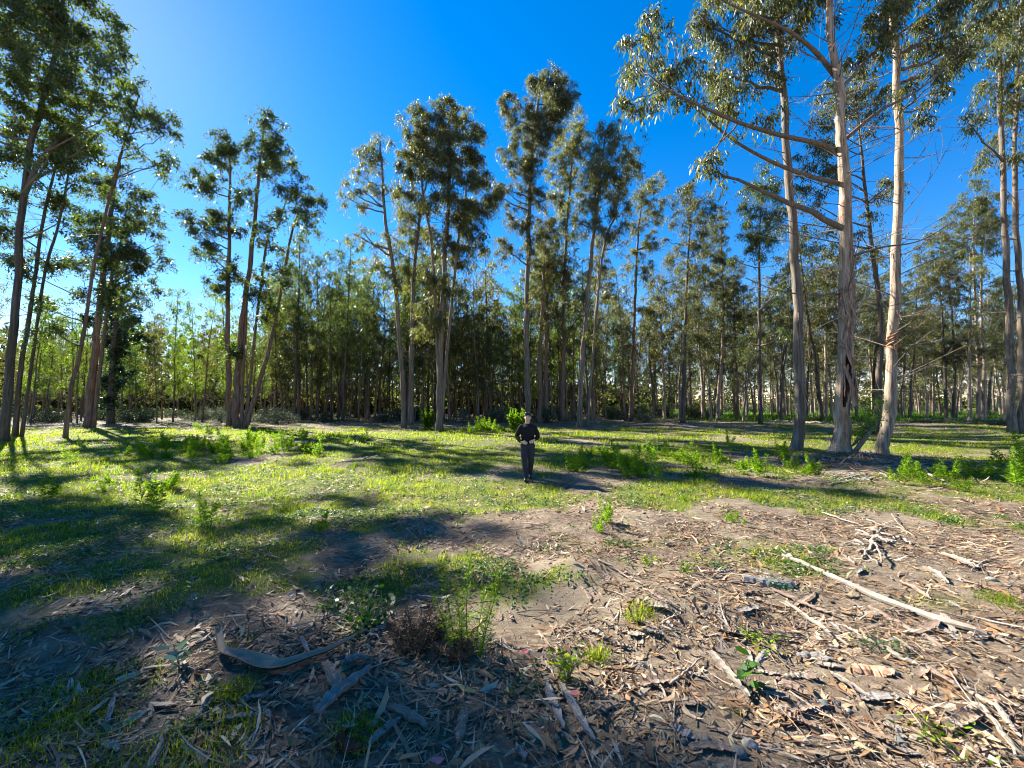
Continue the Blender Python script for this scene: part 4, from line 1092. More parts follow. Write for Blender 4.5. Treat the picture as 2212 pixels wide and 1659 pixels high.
def lay(mb, x, y, V, q, yaw, pitch, roll, lift):
    Rm = rotmat(yaw, pitch, roll)
    W = np.einsum('nij,nkj->nki', Rm, V)
    z = H(x, y) + lift
    hx = (H(x + .05, y) - H(x - .05, y)) / .1; hy = (H(x, y + .05) - H(x, y - .05)) / .1
    W[:, :, 2] += W[:, :, 0] * hx[:, None] + W[:, :, 1] * hy[:, None]
    low = W[:, :, 2].min(1)
    W[:, :, 2] += np.maximum(0, -low - .010)[:, None]
    W = W + np.stack([x, y, z], -1)[:, None]
    n, k = W.shape[:2]
    F = (np.arange(n)[:, None, None] * k + q[None]).reshape(-1, 4)
    mb.add(W, F)

def litter_density(x, y):
    right = sstep(-.6, 1.6, x - .1 * (y - 2))
    d = .40 + .95 * right * sstep(8.5, 5.5, y) + .25 * sstep(.45, .65, fbm(x * 1.1, y * 1.1, 91, 3))
    sand = np.exp(-(((x - .75) / .75) ** 2 + ((y - 3.75) / .7) ** 2))
    d = d - .8 * sand
    d = d + .5 * np.exp(-(((x - 12.2) / 3) ** 2 + ((y - 12.4) / 1.8) ** 2)) + .3 * sstep(24, 30, y) - .08 * sstep(7.5, 10, y) * sstep(25, 21, y)
    return np.clip(d * (.10 + 1.9 * sstep(.30, .68, fbm(x * 1.9, y * 1.9, 97, 3))), .03, 1)

def litter_mass(y0, y1, dens, seg, kind, scale=1.0):
    x, y = band(y0, y1, dens); kp = rng.random(len(x)) < litter_density(x, y); x, y = x[kp], y[kp]; n = len(x)
    flow = R(-35) + rng.normal(0, .9, n)
    yaw = np.where(rng.random(n) < .55, flow, rng.uniform(0, 6.28, n))
    if kind == 'leaf':
        V, q = sheets(n, scale * np.clip(rng.lognormal(-2.4, .42, n), .025, .22), scale * np.clip(rng.lognormal(-4.05, .45, n), .005, .04), rng.normal(0, .2, n), np.abs(rng.normal(.04, .14, n)), rng.normal(0, .7, n), seg)
    else:
        V, q = sheets(n, scale * np.clip(rng.lognormal(-2.6, .75, n), .015, .4), scale * np.clip(rng.lognormal(-5.0, .6, n), .002, .03), rng.normal(0, .07, n), np.abs(rng.normal(0, .05, n)), rng.normal(.2, .5, n), seg)
    lay(LITTER[kind], x, y, V, q, yaw, rng.normal(0, .16, n), rng.normal(0, .35, n), rng.uniform(-.004, .014, n))
LITTER = {'leaf': MB(), 'chip': MB()}
litter_mass(1.6, 3.2, 430, 3, 'leaf'); litter_mass(3.2, 6, 280, 2, 'leaf'); litter_mass(6, 11, 125, 2, 'leaf', 1.2); litter_mass(11, 20, 40, 2, 'leaf', 1.5); litter_mass(20, 44, 7, 2, 'leaf', 2.4)
litter_mass(1.6, 3.2, 520, 3, 'chip'); litter_mass(3.2, 6, 260, 2, 'chip'); litter_mass(6, 11, 80, 2, 'chip', 1.2); litter_mass(11, 20, 14, 2, 'chip', 1.7)
for kind, nn in (('leaf', 1100), ('chip', 1500)):
    x = 12.0 + rng.normal(0, 1.7, nn); y = 12.9 + rng.normal(0, .75, nn)
    V, q = sheets(nn, rng.uniform(.08, .45, nn), rng.uniform(.008, .04, nn), rng.normal(0, .12, nn), np.abs(rng.normal(.03, .1, nn)), rng.normal(0, .6, nn), 2)
    lay(LITTER[kind], x, y, V, q, rng.uniform(0, 6.28, nn), rng.normal(0, .2, nn), rng.normal(0, .4, nn), rng.uniform(.005, .05, nn))
tag(link('leaf_litter', LITTER['leaf'].mesh('leaf_litter', M['litter'])), 'countless small dry leaves strewn over the ground', 'leaf litter', kind='stuff')
tag(link('bark_litter', LITTER['chip'].mesh('bark_litter', M['chip'])), 'shredded bark chips and fibres strewn over the ground', 'bark litter', kind='stuff')
tw = MB()
for y0, y1, dens in ((1.6, 3.5, 80), (3.5, 7, 34), (7, 14, 8)):
    x, y = band(y0, y1, dens); kp = rng.random(len(x)) < litter_density(x, y)
    for X, Y in zip(x[kp], y[kp]):
        a = rng.uniform(0, 6.28); L = rng.uniform(.06, .38) * (1 + .04 * Y); d = np.array([math.cos(a), math.sin(a)]) * L
        Q = np.stack([X + d[0] * np.linspace(-.5, .5, 4), Y + d[1] * np.linspace(-.5, .5, 4)], 1) + rng.normal(0, .022 * L, (4, 2))
        z = H(Q[:, 0], Q[:, 1]) + .006 + np.abs(rng.normal(0, .018, 4))
        r = rng.uniform(.0012, .0045) * (1 + .06 * Y)
        tw.add(*tube(np.column_stack([Q, z]), np.linspace(r, r * .5, 4), 3, False))
tag(link('twig_litter', tw.mesh('twig_litter', M['twig_dry'])), 'fine dry twigs scattered through the litter', 'twigs', kind='stuff')
# small grit and pebbles
gt = MB()
ico = np.array([[0, 0, 1], [.9, 0, 0], [0, .9, 0], [-.9, 0, 0], [0, -.9, 0], [0, 0, -.6]]); icf = np.array([[0, 1, 2], [0, 2, 3], [0, 3, 4], [0, 4, 1], [5, 2, 1], [5, 3, 2], [5, 4, 3], [5, 1, 4]])
x, y = band(1.6, 4.4, 260); kp = rng.random(len(x)) < .25 + .75 * sstep(-.5, 1.5, x); x, y = x[kp], y[kp]
S = rng.uniform(.0015, .0065, (len(x), 1, 3)); V = ico[None] * S * (1 + rng.normal(0, .2, (len(x), 6, 3))); V = V + np.stack([x, y, H(x, y) + .001], -1)[:, None]
gt.add(V, (np.arange(len(x))[:, None, None] * 6 + icf[None]).reshape(-1, 3))
x, y = band(1.6, 6.5, 150); kp = rng.random(len(x)) < .2 + .8 * sstep(-.8, .6, x); x, y = x[kp], y[kp]
S = np.clip(rng.lognormal(-4.9, .55, (len(x), 1, 1)), .003, .026) * rng.uniform(.7, 1.3, (len(x), 1, 3)); V = ico[None] * S * (1 + rng.normal(0, .25, (len(x), 6, 3))); V = V + np.stack([x, y, H(x, y) + .001], -1)[:, None]
gt.add(V, (np.arange(len(x))[:, None, None] * 6 + icf[None]).reshape(-1, 3), 1)
tag(link('grit', gt.mesh('grit', [M['chip'], M['clod']])), 'coarse sandy grit on the bare soil', 'grit', kind='stuff')

# the leaves that show largest, one by one
LEAFP = []
for q in range(10):
    V, f = sheets(1, np.array([rng.uniform(.12, .21)]), np.array([rng.uniform(.02, .036)]), rng.normal(0, .17, 1), np.abs(rng.normal(.06, .12, 1)), rng.normal(0, .6, 1), 4)
    b = MB(); b.add(V[0], f); LEAFP.append(b.mesh('fallen_leaf', M['litter'], True))
ZONES = [(500, 'dark shaded grass by the near corner'), (900, 'shade around the smooth curved bark'), (1250, 'mixed shade and bare soil by the feathery plant'), (1600, 'sunlit sandy soil below the mound'), (1900, 'sunlit litter by the grey stones'), (9999, 'sunlit litter under the long bleached strip')]
cnt = 0
while cnt < 300:
    u = rng.uniform(0, 2212); v = 1150 + 500 * rng.random() ** .7
    p = ground_at(u, v)
    if rng.random() > litter_density(p[0], p[1]) + .1: continue
    o = link('fallen_leaf', LEAFP[rng.integers(10)], None, (p[0], p[1], p[2] + rng.uniform(.002, .014)))
    o.rotation_euler = (rng.normal(0, .35), rng.normal(0, .2), rng.uniform(0, 6.28)); s = rng.uniform(.8, 1.2); o.scale = (s, s, s)
    z = next(w for l, w in ZONES if u < l)
    tag(o, 'dry curled leaf %s %s' % ('close in the' if v > 1400 else 'farther in the', z), 'leaf', 'larger fallen leaves')
    cnt += 1

# ------------------------------------------------------------------ fallen wood, bark and stones near the camera
def gpath(uvs, n, lift=.01, sag=0):
    P = np.array([ground_at(u, v) for u, v in uvs]); Q = spline(P, n)
    Q[:, 2] = np.maximum(Q[:, 2], H(Q[:, 0], Q[:, 1])) + lift
    return Q

def local(P):
    o = P.mean(0).copy(); o[2] = P[:, 2].min(); return o

def grain(me, Q, w, sides=0):
    n = len(Q); along = np.concatenate([[0], np.cumsum(np.linalg.norm(np.diff(Q, axis=0), axis=1))]) + rng.uniform(0, 40)
    ac = np.linspace(-.5, .5, 5) * w if not sides else np.abs(np.linspace(-1, 1, sides)) * w * 3
    G = np.stack([np.repeat(ac[None], n, 0), np.repeat(along[:, None], len(ac), 1), np.zeros((n, len(ac)))], -1).reshape(-1, 3)
    if not sides: G = np.concatenate([G, G + np.array([5, 0, 0])])
    a = me.attributes.new('grain', 'FLOAT_VECTOR', 'POINT'); buf = np.zeros((len(me.vertices), 3), np.float32); k = min(len(buf), len(G)); buf[:k] = G[:k]
    a.data.foreach_set('vector', buf.ravel()); return me

def bark_piece(name, label, cat, uvs, w, mat, curl=.3, thick=.006, lift=.012, taper=(.55, 1, .9, .35), group=None, rough=.12):
    Q = gpath(uvs, 18, lift); Q += rng.normal(0, .003, Q.shape); o = local(Q)
    ww = np.interp(np.linspace(0, 1, 18), np.linspace(0, 1, len(taper)), taper) * w * (1 + rng.normal(0, rough, 18))
    m = MB(); m.add(*ribbon(Q - o, ww, curl, thick)); return tag(link(name, grain(m.mesh(name, M[mat], False), Q, w), None, o), label, cat, group)

def stick(name, label, cat, uvs, r, mat, lift=None, r1=.5, group=None, forks=0):
    Q = gpath(uvs, 14, r * .8 if lift is None else lift); Q += rng.normal(0, r * .35, Q.shape); o = local(Q)
    m = MB(); m.add(*tube(Q - o, np.linspace(r, r * r1, 14) * (1 + rng.normal(0, .08, 14)), 8, jitter=.06))
    for q in range(forks):
        j = rng.integers(4, 12); d = unit(Q[j + 1] - Q[j - 1] + rng.normal(0, .03, 3)) * rng.uniform(.08, .2); d[2] = abs(d[2])
        m.add(*tube(np.stack([Q[j] - o, Q[j] - o + d * .5, Q[j] - o + d]), np.linspace(r * .5, r * .2, 3), 5))
    return tag(link(name, grain(m.mesh(name, M[mat], True), Q, r, 8), None, o), label, cat, group)

# the smooth curved strip
Q = gpath([(470, 1384), (482, 1420), (525, 1437), (587, 1458), (650, 1439), (725, 1412), (792, 1384)], 24, .03)
Q[:4, 2] += np.array([.06, .04, .02, .01]); Q[-6:, 2] += np.linspace(0, .05, 6); o = local(Q)
m = MB(); m.add(*ribbon(Q - o, np.interp(np.linspace(0, 1, 24), [0, .15, .45, .6, 1], [.04, .05, .11, .075, .012]), .45, .006))
tag(link('curved_bark', grain(m.mesh('curved_bark', M['smooth_bark'], True), Q, .1), None, o), 'smooth tan horn-shaped curl of bark lying in the shade', 'bark')
bp = bark_piece
bp('split_wood', 'splintered silver-grey wood slat in the shade below the curved bark', 'wood', [(690, 1552), (745, 1500), (802, 1455)], .075, 'silver_wood', .2, .018, .03)
bp('bark_slab', 'brown flat bark slab crossing the silver slat', 'bark', [(702, 1440), (720, 1475), (738, 1505)], .075, 'brown_bark', .15, .012, .02)
bp('bark_slab', 'short silver curled slab between curved bark and silver slat', 'bark', [(735, 1445), (762, 1436), (792, 1432)], .06, 'silver_wood', .4, .01, .02)
bp('bark_slab', 'grey-brown board pointing towards the dark charred chunk', 'bark', [(838, 1532), (880, 1552), (925, 1578)], .055, 'brown_bark', .1, .02, .01)
bp('split_wood', 'bleached splinter beside the green grass tuft in the shade', 'wood', [(795, 1620), (830, 1590), (865, 1562)], .04, 'silver_wood', .2, .012, .02)
bp('charred_wood', 'charred black wood chunk below the grass tuft', 'wood', [(722, 1604), (748, 1618), (775, 1628)], .06, 'scar', -.3, .03, .02)
bp('wood_stub', 'upright-grained brown wood stub near the bottom edge', 'wood', [(1003, 1545), (996, 1580), (990, 1612)], .06, 'brown_bark', -.35, .025, .02)
stick('long_stick', 'long thin grey stick crossing the shaded foreground', 'stick', [(290, 1602), (380, 1578), (470, 1568), (585, 1528)], .012, 'stick', forks=2)
stick('short_stick', 'thick pale stick pointing at the bottom edge of the picture', 'stick', [(322, 1672), (345, 1615), (370, 1562)], .018, 'stick', r1=.8)
for (a, b, l) in (((420, 1560), (470, 1500), 'pale splinter leaning in the dark grass'), ((232, 1570), (248, 1500), 'white upright splinter amid shaded grass'), ((480, 1560), (560, 1555), 'short brown stick along the long grey one'), ((1120, 1620), (1135, 1650), 'white chip at the bottom centre edge'), ((900, 1290), (960, 1300), 'pale splinters beside the dead brush'), ((650, 1380), (668, 1420), 'pink-grey splinter above the curved bark')):
    bp('wood_splinter', l, 'wood', [a, b], .03, 'silver_wood', .2, .008, .015)
# sunlit side
bp('long_bark_strip', 'very long bleached bark strip running across the sunlit litter', 'bark', [(1690, 1203), (1765, 1236), (1846, 1272), (1956, 1318), (2050, 1350), (2132, 1377)], .068, 'cream_bark', -.35, .02, .03, (.4, .8, 1, .9, 1, .7))
bp('dark_bark_strip', 'dark brown strip lying along the underside of the long bleached one', 'bark', [(1880, 1315), (1960, 1358), (2040, 1402)], .06, 'brown_bark', -.2, .012, .012)
bp('bark_strip_piece', 'bleached strip with cracked surface beside the grey stone cluster path', 'bark', [(2030, 1200), (2070, 1215), (2112, 1232)], .10, 'cream_bark', .2, .015, .02)
bp('bark_strip_piece', 'stubby bleached slab below the pile of broken branches', 'bark', [(2000, 1232), (2022, 1246), (2046, 1264)], .07, 'cream_bark', .2, .015, .02)
bp('bark_strip_piece', 'broad cream strip tipped beside the glossy green seedling', 'bark', [(1534, 1418), (1570, 1462), (1618, 1516)], .055, 'cream_bark', .15, .012, .03)
bp('bark_strip_piece', 'cream strip aiming at the cluster of grey stones', 'bark', [(1790, 1460), (1838, 1488), (1888, 1522)], .04, 'cream_bark', .15, .010, .02)
bp('hollow_log', 'short silver hollow log on the sand above the litter', 'log', [(1606, 1254), (1660, 1262), (1714, 1268)], .13, 'silver_wood', -.45, .03, .03, (.7, 1, 1, .8))
bp('bark_slab', 'grey board sunk in soil below the parsley-like plant', 'bark', [(1176, 1470), (1196, 1525), (1216, 1580)], .05, 'silver_wood', .15, .014, .01)
bp('bark_slab', 'second longer grey board next to the sunken one', 'bark', [(1212, 1490), (1246, 1550), (1284, 1612)], .045, 'silver_wood', .15, .014, .02)
bp('bark_slab', 'orange-brown bark plate behind the grey stones', 'bark', [(1842, 1448), (1888, 1452), (1934, 1462)], .12, 'orange_wood', -.3, .006, .03)
bp('bark_slab', 'orange disc of bark beside the grey stones', 'bark', [(1955, 1520), (1975, 1528), (1995, 1540)], .09, 'orange_wood', -.2, .006, .015, (.6, 1, 1, .7))
k = 0
for a, b, w, mt, l in (((1666, 1275), (1806, 1335), .05, 'brown_bark', 'brown strip just below the hollow log'), ((1696, 1305), (1831, 1400), .04, 'cream_bark', 'cream strip slanting beneath the brown one'), ((1400, 1280), (1460, 1315), .035, 'brown_bark', 'brown strip on bare sand by the mound'),
        ((1620, 1370), (1730, 1385), .05, 'brown_bark', 'rusty strip amid the dense sunlit leaves'), ((1900, 1395), (2010, 1450), .05, 'cream_bark', 'cream strip parallel to the long bleached one'), ((2000, 1440), (2110, 1500), .05, 'brown_bark', 'brown strip towards the picture corner'),
        ((2060, 1480), (2180, 1560), .04, 'cream_bark', 'pale fibrous strip nearest the side edge'), ((1720, 1420), (1800, 1430), .07, 'silver_wood', 'broad grey curl in the middle of the litter'), ((2120, 1530), (2198, 1640), .03, 'cream_bark', 'thin pale strip at the bottom corner'),
        ((2150, 1520), (2205, 1600), .03, 'stick', 'thin brown strip at the bottom corner'), ((1290, 1340), (1345, 1380), .03, 'brown_bark', 'small brown strip on the sandy slope'), ((1940, 1260), (2010, 1300), .05, 'brown_bark', 'brown strip above the long bleached one')):
    bp('bark_strip_piece', l, 'bark', [a, ((a[0] + b[0]) / 2 + rng.normal(0, 6), (a[1] + b[1]) / 2 + rng.normal(0, 3)), b], w, mt, rng.uniform(-.35, .35), .008, .018)
stick('dry_branch', 'thin pale branch leaning on the leaf pile below the mound', 'stick', [(1406, 1445), (1428, 1490), (1452, 1545)], .010, 'cream_bark', .02)
stick('dry_branch', 'brown bent stick crossing the thin pale branch', 'stick', [(1448, 1488), (1480, 1462), (1518, 1428)], .009, 'stick', .03)
stick('dry_branch', 'brown stick stretched down the side of the sand mound', 'stick', [(1292, 1213), (1340, 1240), (1388, 1268)], .012, 'stick', .02)
stick('dry_branch', 'fine bleached stick in the grass above the branch pile', 'stick', [(1776, 1110), (1820, 1126), (1868, 1142)], .014, 'cream_bark', .03)
stick('dry_branch', 'white crooked branch in the weeds past the last thick trunk', 'stick', [(1998, 1018), (2003, 1030), (2020, 1040), (2040, 1046)], .035, 'cream_bark', .08)
stick('fallen_log', 'pale fallen trunk lying on the grass behind the curved-foot tree', 'log', [(1660, 911), (1725, 914), (1800, 917)], .12, 'cream_bark')
for q in range(10):
    u = 1985 + 20 * q + rng.normal(0, 8); a = (u, 912 + rng.normal(0, 3)); b = (u + rng.uniform(30, 70), 905 + rng.normal(0, 4))
    stick('cut_branch', 'thin cut branch strewn over the brush bank', 'stick', [a, b], .03, 'stick', .25, group='cut branches on the bank')
for q in range(18):
    c = (1905 + rng.normal(0, 34), 1165 + rng.normal(0, 20)); an = rng.normal(.55, .6); d = np.array([math.cos(an), math.sin(an) * .7]) * rng.uniform(14, 40)
    stick('broken_branch', 'bleached broken branch in the small sunlit pile', 'branch', [(c[0] - d[0], c[1] - d[1]), (c[0] + rng.normal(0, 3), c[1] + rng.normal(0, 3)), (c[0] + d[0], c[1] + d[1])], rng.uniform(.009, .024), ['cream_bark', 'silver_wood', 'stick'][q % 3], .012 + .003 * q, group='pile of broken branches')
# bark ring of litter round the thick trunks
for q in range(46):
    u, v = rng.normal(1850, 90), rng.normal(1030, 16); d = rng.uniform(8, 34); sg = rng.normal(0, 4)
    bp('shed_bark', 'shed bark strip heaped at the feet of the thick trunks', 'bark', [(u - d, v - sg), (u, v), (u + d, v + sg)], rng.uniform(.03, .07), ['cream_bark', 'brown_bark', 'silver_wood'][q % 3], rng.uniform(-.3, .3), .008, .03, group='shed bark round the thick trunks')
for q in range(90):
    u, v = rng.uniform(1250, 2200), rng.uniform(1180, 1640); d = rng.uniform(14, 42) * (v - 870) / 500; a = R(25) + rng.normal(0, .6)
    z = next(w for l, w in ZONES if u < l)
    bp('bark_fragment', '%s bark shred lying in the %s' % (['cream', 'brown', 'silver', 'brown'][q % 4], z), 'bark', [(u - d * math.cos(a), v - d * math.sin(a) * .6), (u + d * math.cos(a), v + d * math.sin(a) * .6)], rng.uniform(.018, .07), ['cream_bark', 'brown_bark', 'silver_wood', 'brown_bark'][q % 4], rng.uniform(-.35, .35), .005, .012, group='bark shreds in the sunlit litter')
for q in range(26):
    u, v = rng.uniform(30, 1150), rng.uniform(1330, 1640); d = rng.uniform(10, 32) * (v - 870) / 500; a = rng.uniform(0, 3.1)
    z = next(w for l, w in ZONES if u < l)
    bp('bark_fragment', '%s bark shred lying in the %s' % (['pale', 'brown', 'silver'][q % 3], z), 'bark', [(u - d * math.cos(a), v - d * math.sin(a) * .6), (u + d * math.cos(a), v + d * math.sin(a) * .6)], rng.uniform(.015, .035), ['cream_bark', 'brown_bark', 'silver_wood'][q % 3], rng.uniform(-.35, .35), .005, .012, group='bark shreds in the shade')

def stone(u, v, rpx, mat, label):
    p = ground_at(u, v); Y = np.linalg.norm(p - np.array([0, 0, CAMZ])); r = rpx * Y / FPX * .56
    th = np.linspace(0, math.pi, 9); ph = np.linspace(0, 2 * math.pi, 14, endpoint=False)
    T, P = np.meshgrid(th, ph, indexing='ij'); sd = rng.uniform(0, 50)
    D = np.stack([np.sin(T) * np.cos(P), np.sin(T) * np.sin(P), np.cos(T)], -1)
    rad = r * (1 + .6 * (vnoise(D[..., 0] * 1.3 + sd, D[..., 1] * 1.3 + D[..., 2], 5) - .5))
    V = D * rad[..., None] * np.array([1.15, .95, .72])
    i = np.arange(8)[:, None] * 14; j = np.arange(14)[None]; k = (j + 1) % 14
    m = MB(); m.add(V, np.stack([i + j, i + 14 + j, i + 14 + k, i + k], -1).reshape(-1, 4))
    o = link('stone', m.mesh('stone', M[mat], True), None, (p[0], p[1], p[2] + r * .22)); o.rotation_euler.z = rng.uniform(0, 6)
    return tag(o, label, 'stone', 'stones on the sunlit soil')
for u, v, r, mt, l in ((1781, 1527, 14, 'stone', 'largest dark grey stone of the small cluster'), (1811, 1522, 8, 'stone', 'round grey pebble just behind the largest of the cluster'), (1788, 1545, 8, 'stone_pale', 'white pebble in front of the stone cluster'), (1834, 1537, 7, 'stone_pale', 'pale pebble on the outer side of the stone cluster'),
        (1621, 1612, 17, 'stone_pale', 'pale oval stone standing beside a darker one at the bottom'), (1594, 1630, 18, 'stone', 'dark stone beside the pale oval one'), (1526, 1600, 11, 'stone', 'grey stone behind the two bottom stones'), (1478, 1604, 9, 'stone', 'brown-grey stone half sunk in the litter'),
        (1946, 1607, 12, 'stone', 'lone grey stone at the bottom beside thin shreds'), (1931, 1455, 10, 'stone_pale', 'stone resting by the orange bark plate'), (2141, 1253, 9, 'stone_pale', 'pale stone beyond the bleached strips')):
    stone(u, v, r, mt, l)

# ------------------------------------------------------------------ single plants near the camera
def one_plant(pro, name, label, u, v, s, cat='plant', sz=1.0):
    p = ground_at(u, v); return put_plant(pro, name, label, cat, None, p[0], p[1], s, sz=sz)
one_plant(weed_proto(.62, 8, 80, .30, .075, .006, 'weed', .2), 'feathery_plant', 'tall feathery yellow-green plant standing at the edge of the shade', 1007, 1408, 1.0)
one_plant(weed_proto(.22, 26, 60, .28, .06, .005, 'dead', .1), 'dead_brush', 'brown dead brush clump beside the feathery plant', 900, 1385, 1.0)
one_plant(weed_proto(.14, 20, 40, .2, .05, .005, 'dead', .1), 'dead_brush', 'smaller brown dead tuft at the foot of the feathery plant', 975, 1420, 1.0)
def broad_plant(h, stems, per, spread, L, Wd, leaf):
    st = MB(); m = MB()
    for q in range(stems):
        a = rng.uniform(0, 6.28); d = spread * math.sqrt(rng.random()); e = np.array([d * math.cos(a), d * math.sin(a), h * rng.uniform(.6, 1.1)])
        P = bez(np.array([0, 0, -.02]), e * np.array([.5, .5, .7]), e, 5); st.add(*tube(P, np.linspace(.004, .002, 5), 4, False))
        B = P[rng.integers(1, 5, per)] + rng.normal(0, .012, (per, 3)); az = rng.uniform(0, 6.28, per)
        D = np.stack([np.cos(az), np.sin(az), rng.uniform(-.1, .6, per)], 1)
        m.add(*leaf_long(B, D, L * rng.uniform(.6, 1.2, per), Wd * rng.uniform(.7, 1.2, per), rng.normal(0, .08, per)))
    return st.mesh('stems', M['twig'], True), m.mesh('foliage', M[leaf])
one_plant(broad_plant(.20, 14, 9, .34, .06, .04, 'glossy_leaf'), 'bramble', 'dark glossy bramble patch behind the dead brush', 790, 1350, 1.0)
one_plant(broad_plant(.16, 10, 8, .25, .05, .035, 'clover'), 'bramble', 'lower leafy bramble sprig beyond the glossy patch', 735, 1310, 1.0)
one_plant(broad_plant(.24, 2, 10, .05, .09, .034, 'blue_leaf'), 'gum_seedling', 'bluish eucalyptus seedling beside the curved bark', 388, 1440, 1.0)
one_plant(broad_plant(.20, 2, 9, .05, .08, .034, 'blue_leaf'), 'gum_seedling', 'bluish eucalyptus seedling farther back in shaded grass', 420, 1310, 1.0)
one_plant(broad_plant(.24, 9, 14, .13, .05, .018, 'weed'), 'parsley_plant', 'bright parsley-like plant on the border of shade and sun', 1222, 1470, 1.0)
one_plant(broad_plant(.20, 2, 9, .05, .10, .05, 'glossy_leaf'), 'gum_seedling', 'glossy green seedling behind the broad cream strip', 1606, 1478, 1.0)
for q, (u, v, l) in enumerate(((1700, 1275, 'below the hollow log'), (1640, 1385, 'amid the sunlit leaf litter'), (1900, 1400, 'by the dark brown strip'), (2040, 1600, 'near the lone grey stone'), (1560, 1225, 'on the sand strip'), (1480, 1235, 'right of the sand mound'), (1180, 1190, 'beyond the sand mound'), (1400, 1215, 'just behind the sand mound'), (1130, 1480, 'at the shade border'), (1780, 1190, 'before the branch pile'))):
    one_plant(broad_plant(.07, 16, 7, .2, .035, .018, 'weed' if q % 2 else 'clover'), 'herb_tuft', 'low green herb tuft ' + l, u, v, 1.0)
for u, v, l in ((1133, 1414, 'pink fallen leaf on dark soil by the parsley-like plant'), (945, 1652, 'reddish fallen leaf at the bottom edge'), (1241, 1504, 'small red leaf at the foot of the parsley-like plant')):
    p = ground_at(u, v); V, f = sheets(1, np.array([.07]), np.array([.032]), np.array([.1]), np.array([.06]), np.array([.4]), 4); b = MB(); b.add(V[0], f)
    o = tag(link('red_leaf', b.mesh('red_leaf', M['petal'], True), None, (p[0], p[1], p[2] + .02)), l, 'leaf'); o.rotation_euler = (.3, .1, .3)

# ------------------------------------------------------------------ the person
def fuse(name, parts, mat, vox, parent, smooth=4):
    m = MB()
    for v, f in parts: m.add(v, f)
    tmp = bpy.data.objects.new('tmp', m.mesh('tmp', M[mat], True)); COL.objects.link(tmp)
    r = tmp.modifiers.new('r', 'REMESH'); r.mode = 'VOXEL'; r.voxel_size = vox; r.use_smooth_shade = True
    sm = tmp.modifiers.new('s', 'SMOOTH'); sm.factor = .5; sm.iterations = smooth
    dg = bpy.context.evaluated_depsgraph_get()
    me = bpy.data.meshes.new_from_object(tmp.evaluated_get(dg)); me.name = name
    me.materials.clear(); me.materials.append(M[mat])
    bpy.data.objects.remove(tmp)
    return link(name, me, parent)

def ell(c, r, n=12):
    t = np.linspace(0, math.pi, n)[1:-1]
    P = np.stack([np.full(len(t), c[0]), np.full(len(t), c[1]), c[2] - r[2] * np.cos(t)], 1)
    return tube(P, r[0] * np.sin(t), 16, flat=(r[1] / r[0], 1))

def A_(*p): return np.array(p, float)
pp = ground_at(1140, 1037)
person = empty('person', pp, 'person in black sweater and dark trousers walking over the grass, hands at waist', 'person')
LEG = {-1: [A_(-.09, 0, .92), A_(-.088, -.05, .70), A_(-.082, -.08, .49), A_(-.07, -.09, .28), A_(-.062, -.10, .08)],
       1: [A_(.09, .01, .92), A_(.09, -.01, .70), A_(.085, .01, .50), A_(.075, .12, .30), A_(.065, .22, .13)]}
FOOT = {-1: [A_(-.062, -.06, .06), A_(-.066, -.14, .055), A_(-.072, -.22, .04), A_(-.076, -.30, .035)],
        1: [A_(.065, .25, .11), A_(.068, .17, .09), A_(.072, .09, .055), A_(.076, .02, .04)]}
ARM = {-1: [A_(-.168, .01, 1.372), A_(-.225, .02, 1.25), A_(-.275, .05, 1.13), A_(-.225, -.07, 1.04), A_(-.160, -.160, .985)],
       1: [A_(.168, .01, 1.372), A_(.225, .02, 1.25), A_(.265, .01, 1.12), A_(.215, -.09, 1.075), A_(.155, -.165, 1.045)]}
body = [ell((0, -.012, 1.615), (.074, .092, .112)), ell((0, -.040, 1.56), (.052, .055, .055)), tube(np.array([[0, .01, 1.40], [0, .005, 1.47], [0, -.005, 1.55]]), [.062, .056, .056], 14),
        tube(np.array([[0, 0, .86], [0, 0, .98], [0, 0, 1.10], [0, 0, 1.25], [0, .01, 1.36], [0, .01, 1.42]]), [.145, .15, .135, .155, .16, .08], 18, flat=(.65, 1)),
        tube(np.array([[0, -.10, 1.625], [0, -.115, 1.605], [0, -.108, 1.59]]), [.008, .014, .012], 8), ell((-.076, 0, 1.61), (.012, .022, .032)), ell((.076, 0, 1.61), (.012, .022, .032))]
for s in (-1, 1):
    body.append(tube(spline(LEG[s], 14), np.interp(np.linspace(0, 1, 14), [0, .3, .5, .7, 1], [.078, .068, .05, .052, .034]), 12))
    body.append(tube(spline(FOOT[s], 6), [.032, .036, .034, .022, .022, .02][:6], 10))
    body.append(tube(spline(ARM[s], 12), np.interp(np.linspace(0, 1, 12), [0, .5, .65, 1], [.046, .036, .038, .024]), 12))
    w = ARM[s][-1]; d = unit(A_(-s * .85, -.35, -.10 if s < 0 else -.45)); side = unit(np.cross(d, A_(0, -1, .2))); nrm = np.cross(d, side)
    body.append(tube(np.stack([w - d * .01, w + d * .04, w + d * .085]), [.024, .036, .034], 12, flat=(.5, 1) if abs(d[0]) < .8 else (1, .5)))
    for q, (off, ln) in enumerate(((-.030, .062), (-.010, .074), (.010, .070), (.029, .054))):
        k = w + d * .082 + side * off
        body.append(tube(np.stack([k - d * .02, k + d * ln * .45 + side * off * .15, k + d * ln * .75 - nrm * .012 * s + side * off * .2, k + d * ln - nrm * .026 * s + side * off * .2]), [.0095, .0092, .0085, .007], 8))
    k = w + d * .03 - side * .028
    body.append(tube(np.stack([k, k + d * .03 - side * .022, k + d * .058 - side * .03]), [.012, .0105, .008], 8))
fuse('body', body, 'skin', .009, person, 2)
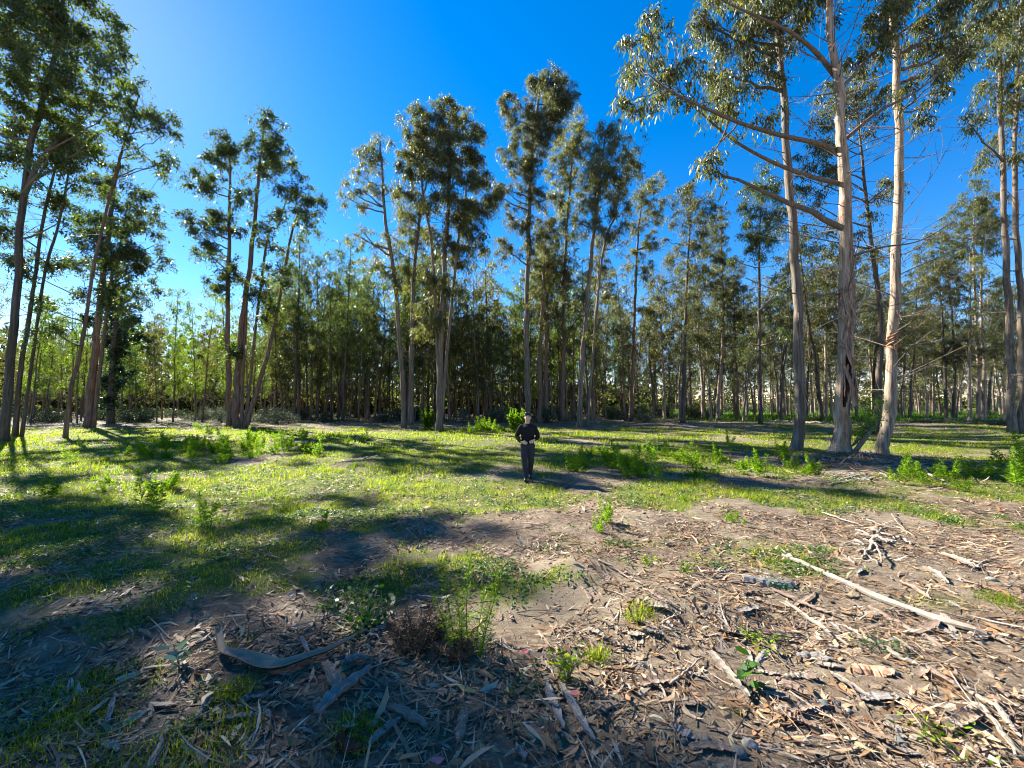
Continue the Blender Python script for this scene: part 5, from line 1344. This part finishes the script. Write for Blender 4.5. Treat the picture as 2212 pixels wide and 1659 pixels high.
sw = [tube(np.array([[0, 0, .915], [0, 0, .98], [0, 0, 1.08], [0, -.005, 1.20], [0, .0, 1.30], [0, .01, 1.37], [0, .012, 1.425], [0, .01, 1.468]]), [.168, .174, .168, .182, .190, .182, .125, .078], 24, flat=(.68, 1))]
for s in (-1, 1):
    sw.append(tube(spline([A_(s * .09, .01, 1.40)] + ARM[s], 18)[:-1], np.interp(np.linspace(0, 1, 17), [0, .15, .3, .55, .7, .93, 1], [.050, .064, .068, .062, .060, .044, .048]) * (1 + rng.normal(0, .03, 17)), 14))
fuse('sweater', sw, 'knit', .009, person, 3)
tr = [tube(np.array([[0, 0, .80], [0, 0, .86], [0, 0, .93], [0, 0, 1.0]]), [.13, .168, .166, .158], 20, flat=(.70, 1))]
for s in (-1, 1):
    n = 22; t = np.linspace(0, 1, n)
    tr.append(tube(spline(LEG[s], n), np.interp(t, [0, .3, .5, .75, 1], [.104, .094, .078, .072, .064]) * (1 + .05 * np.sin(t * 38 + s) * (t > .55)), 14))
fuse('trousers', tr, 'denim', .009, person, 2)
for s in (-1, 1):
    sh = fuse('shoe', [tube(spline([FOOT[s][0] + A_(0, .035, 0)] + FOOT[s], 9), [.036, .045, .046, .046, .046, .046, .046, .042, .028], 14, flat=(1, .85))], 'shoe', .006, person, 3)
hr = [ell((0, .012, 1.665), (.090, .104, .088)), ell((0, .045, 1.62), (.078, .07, .085)), ell((-.03, -.058, 1.722), (.052, .042, .036)), ell((.03, -.055, 1.712), (.05, .04, .032))]
for q in range(26):
    a = rng.uniform(0, 6.28); c = A_(.06 * math.cos(a), .012 + .07 * math.sin(a), 1.69 + rng.uniform(-.02, .03)); hr.append(ell(c, (.02, .02, .016), 7))
fuse('hair', hr, 'hair', .006, person, 1)
for s in (-1, 1):
    m = MB(); m.add(*ell((s * .030, -.0925, 1.620), (.011, .006, .006), 8)); link('eye', m.mesh('eye', M['eye'], True), person)
    m = MB(); m.add(*tube(np.array([[s * .014, -.100, 1.640], [s * .03, -.0985, 1.644], [s * .046, -.088, 1.639]]), .0045, 6)); link('eyebrow', m.mesh('eyebrow', M['hair'], True), person)
m = MB(); m.add(*tube(np.array([[-.022, -.088, 1.565], [0, -.0955, 1.565], [.022, -.088, 1.565]]), [.003, .006, .003], 6)); link('mouth', m.mesh('mouth', M['lip'], True), person)
m = MB(); m.add(*tube(np.array([[.075, -.118, 1.325], [.115, -.110, 1.328]]), .0035, 5)); link('chest_emblem', m.mesh('chest_emblem', M['stone'], True), person)
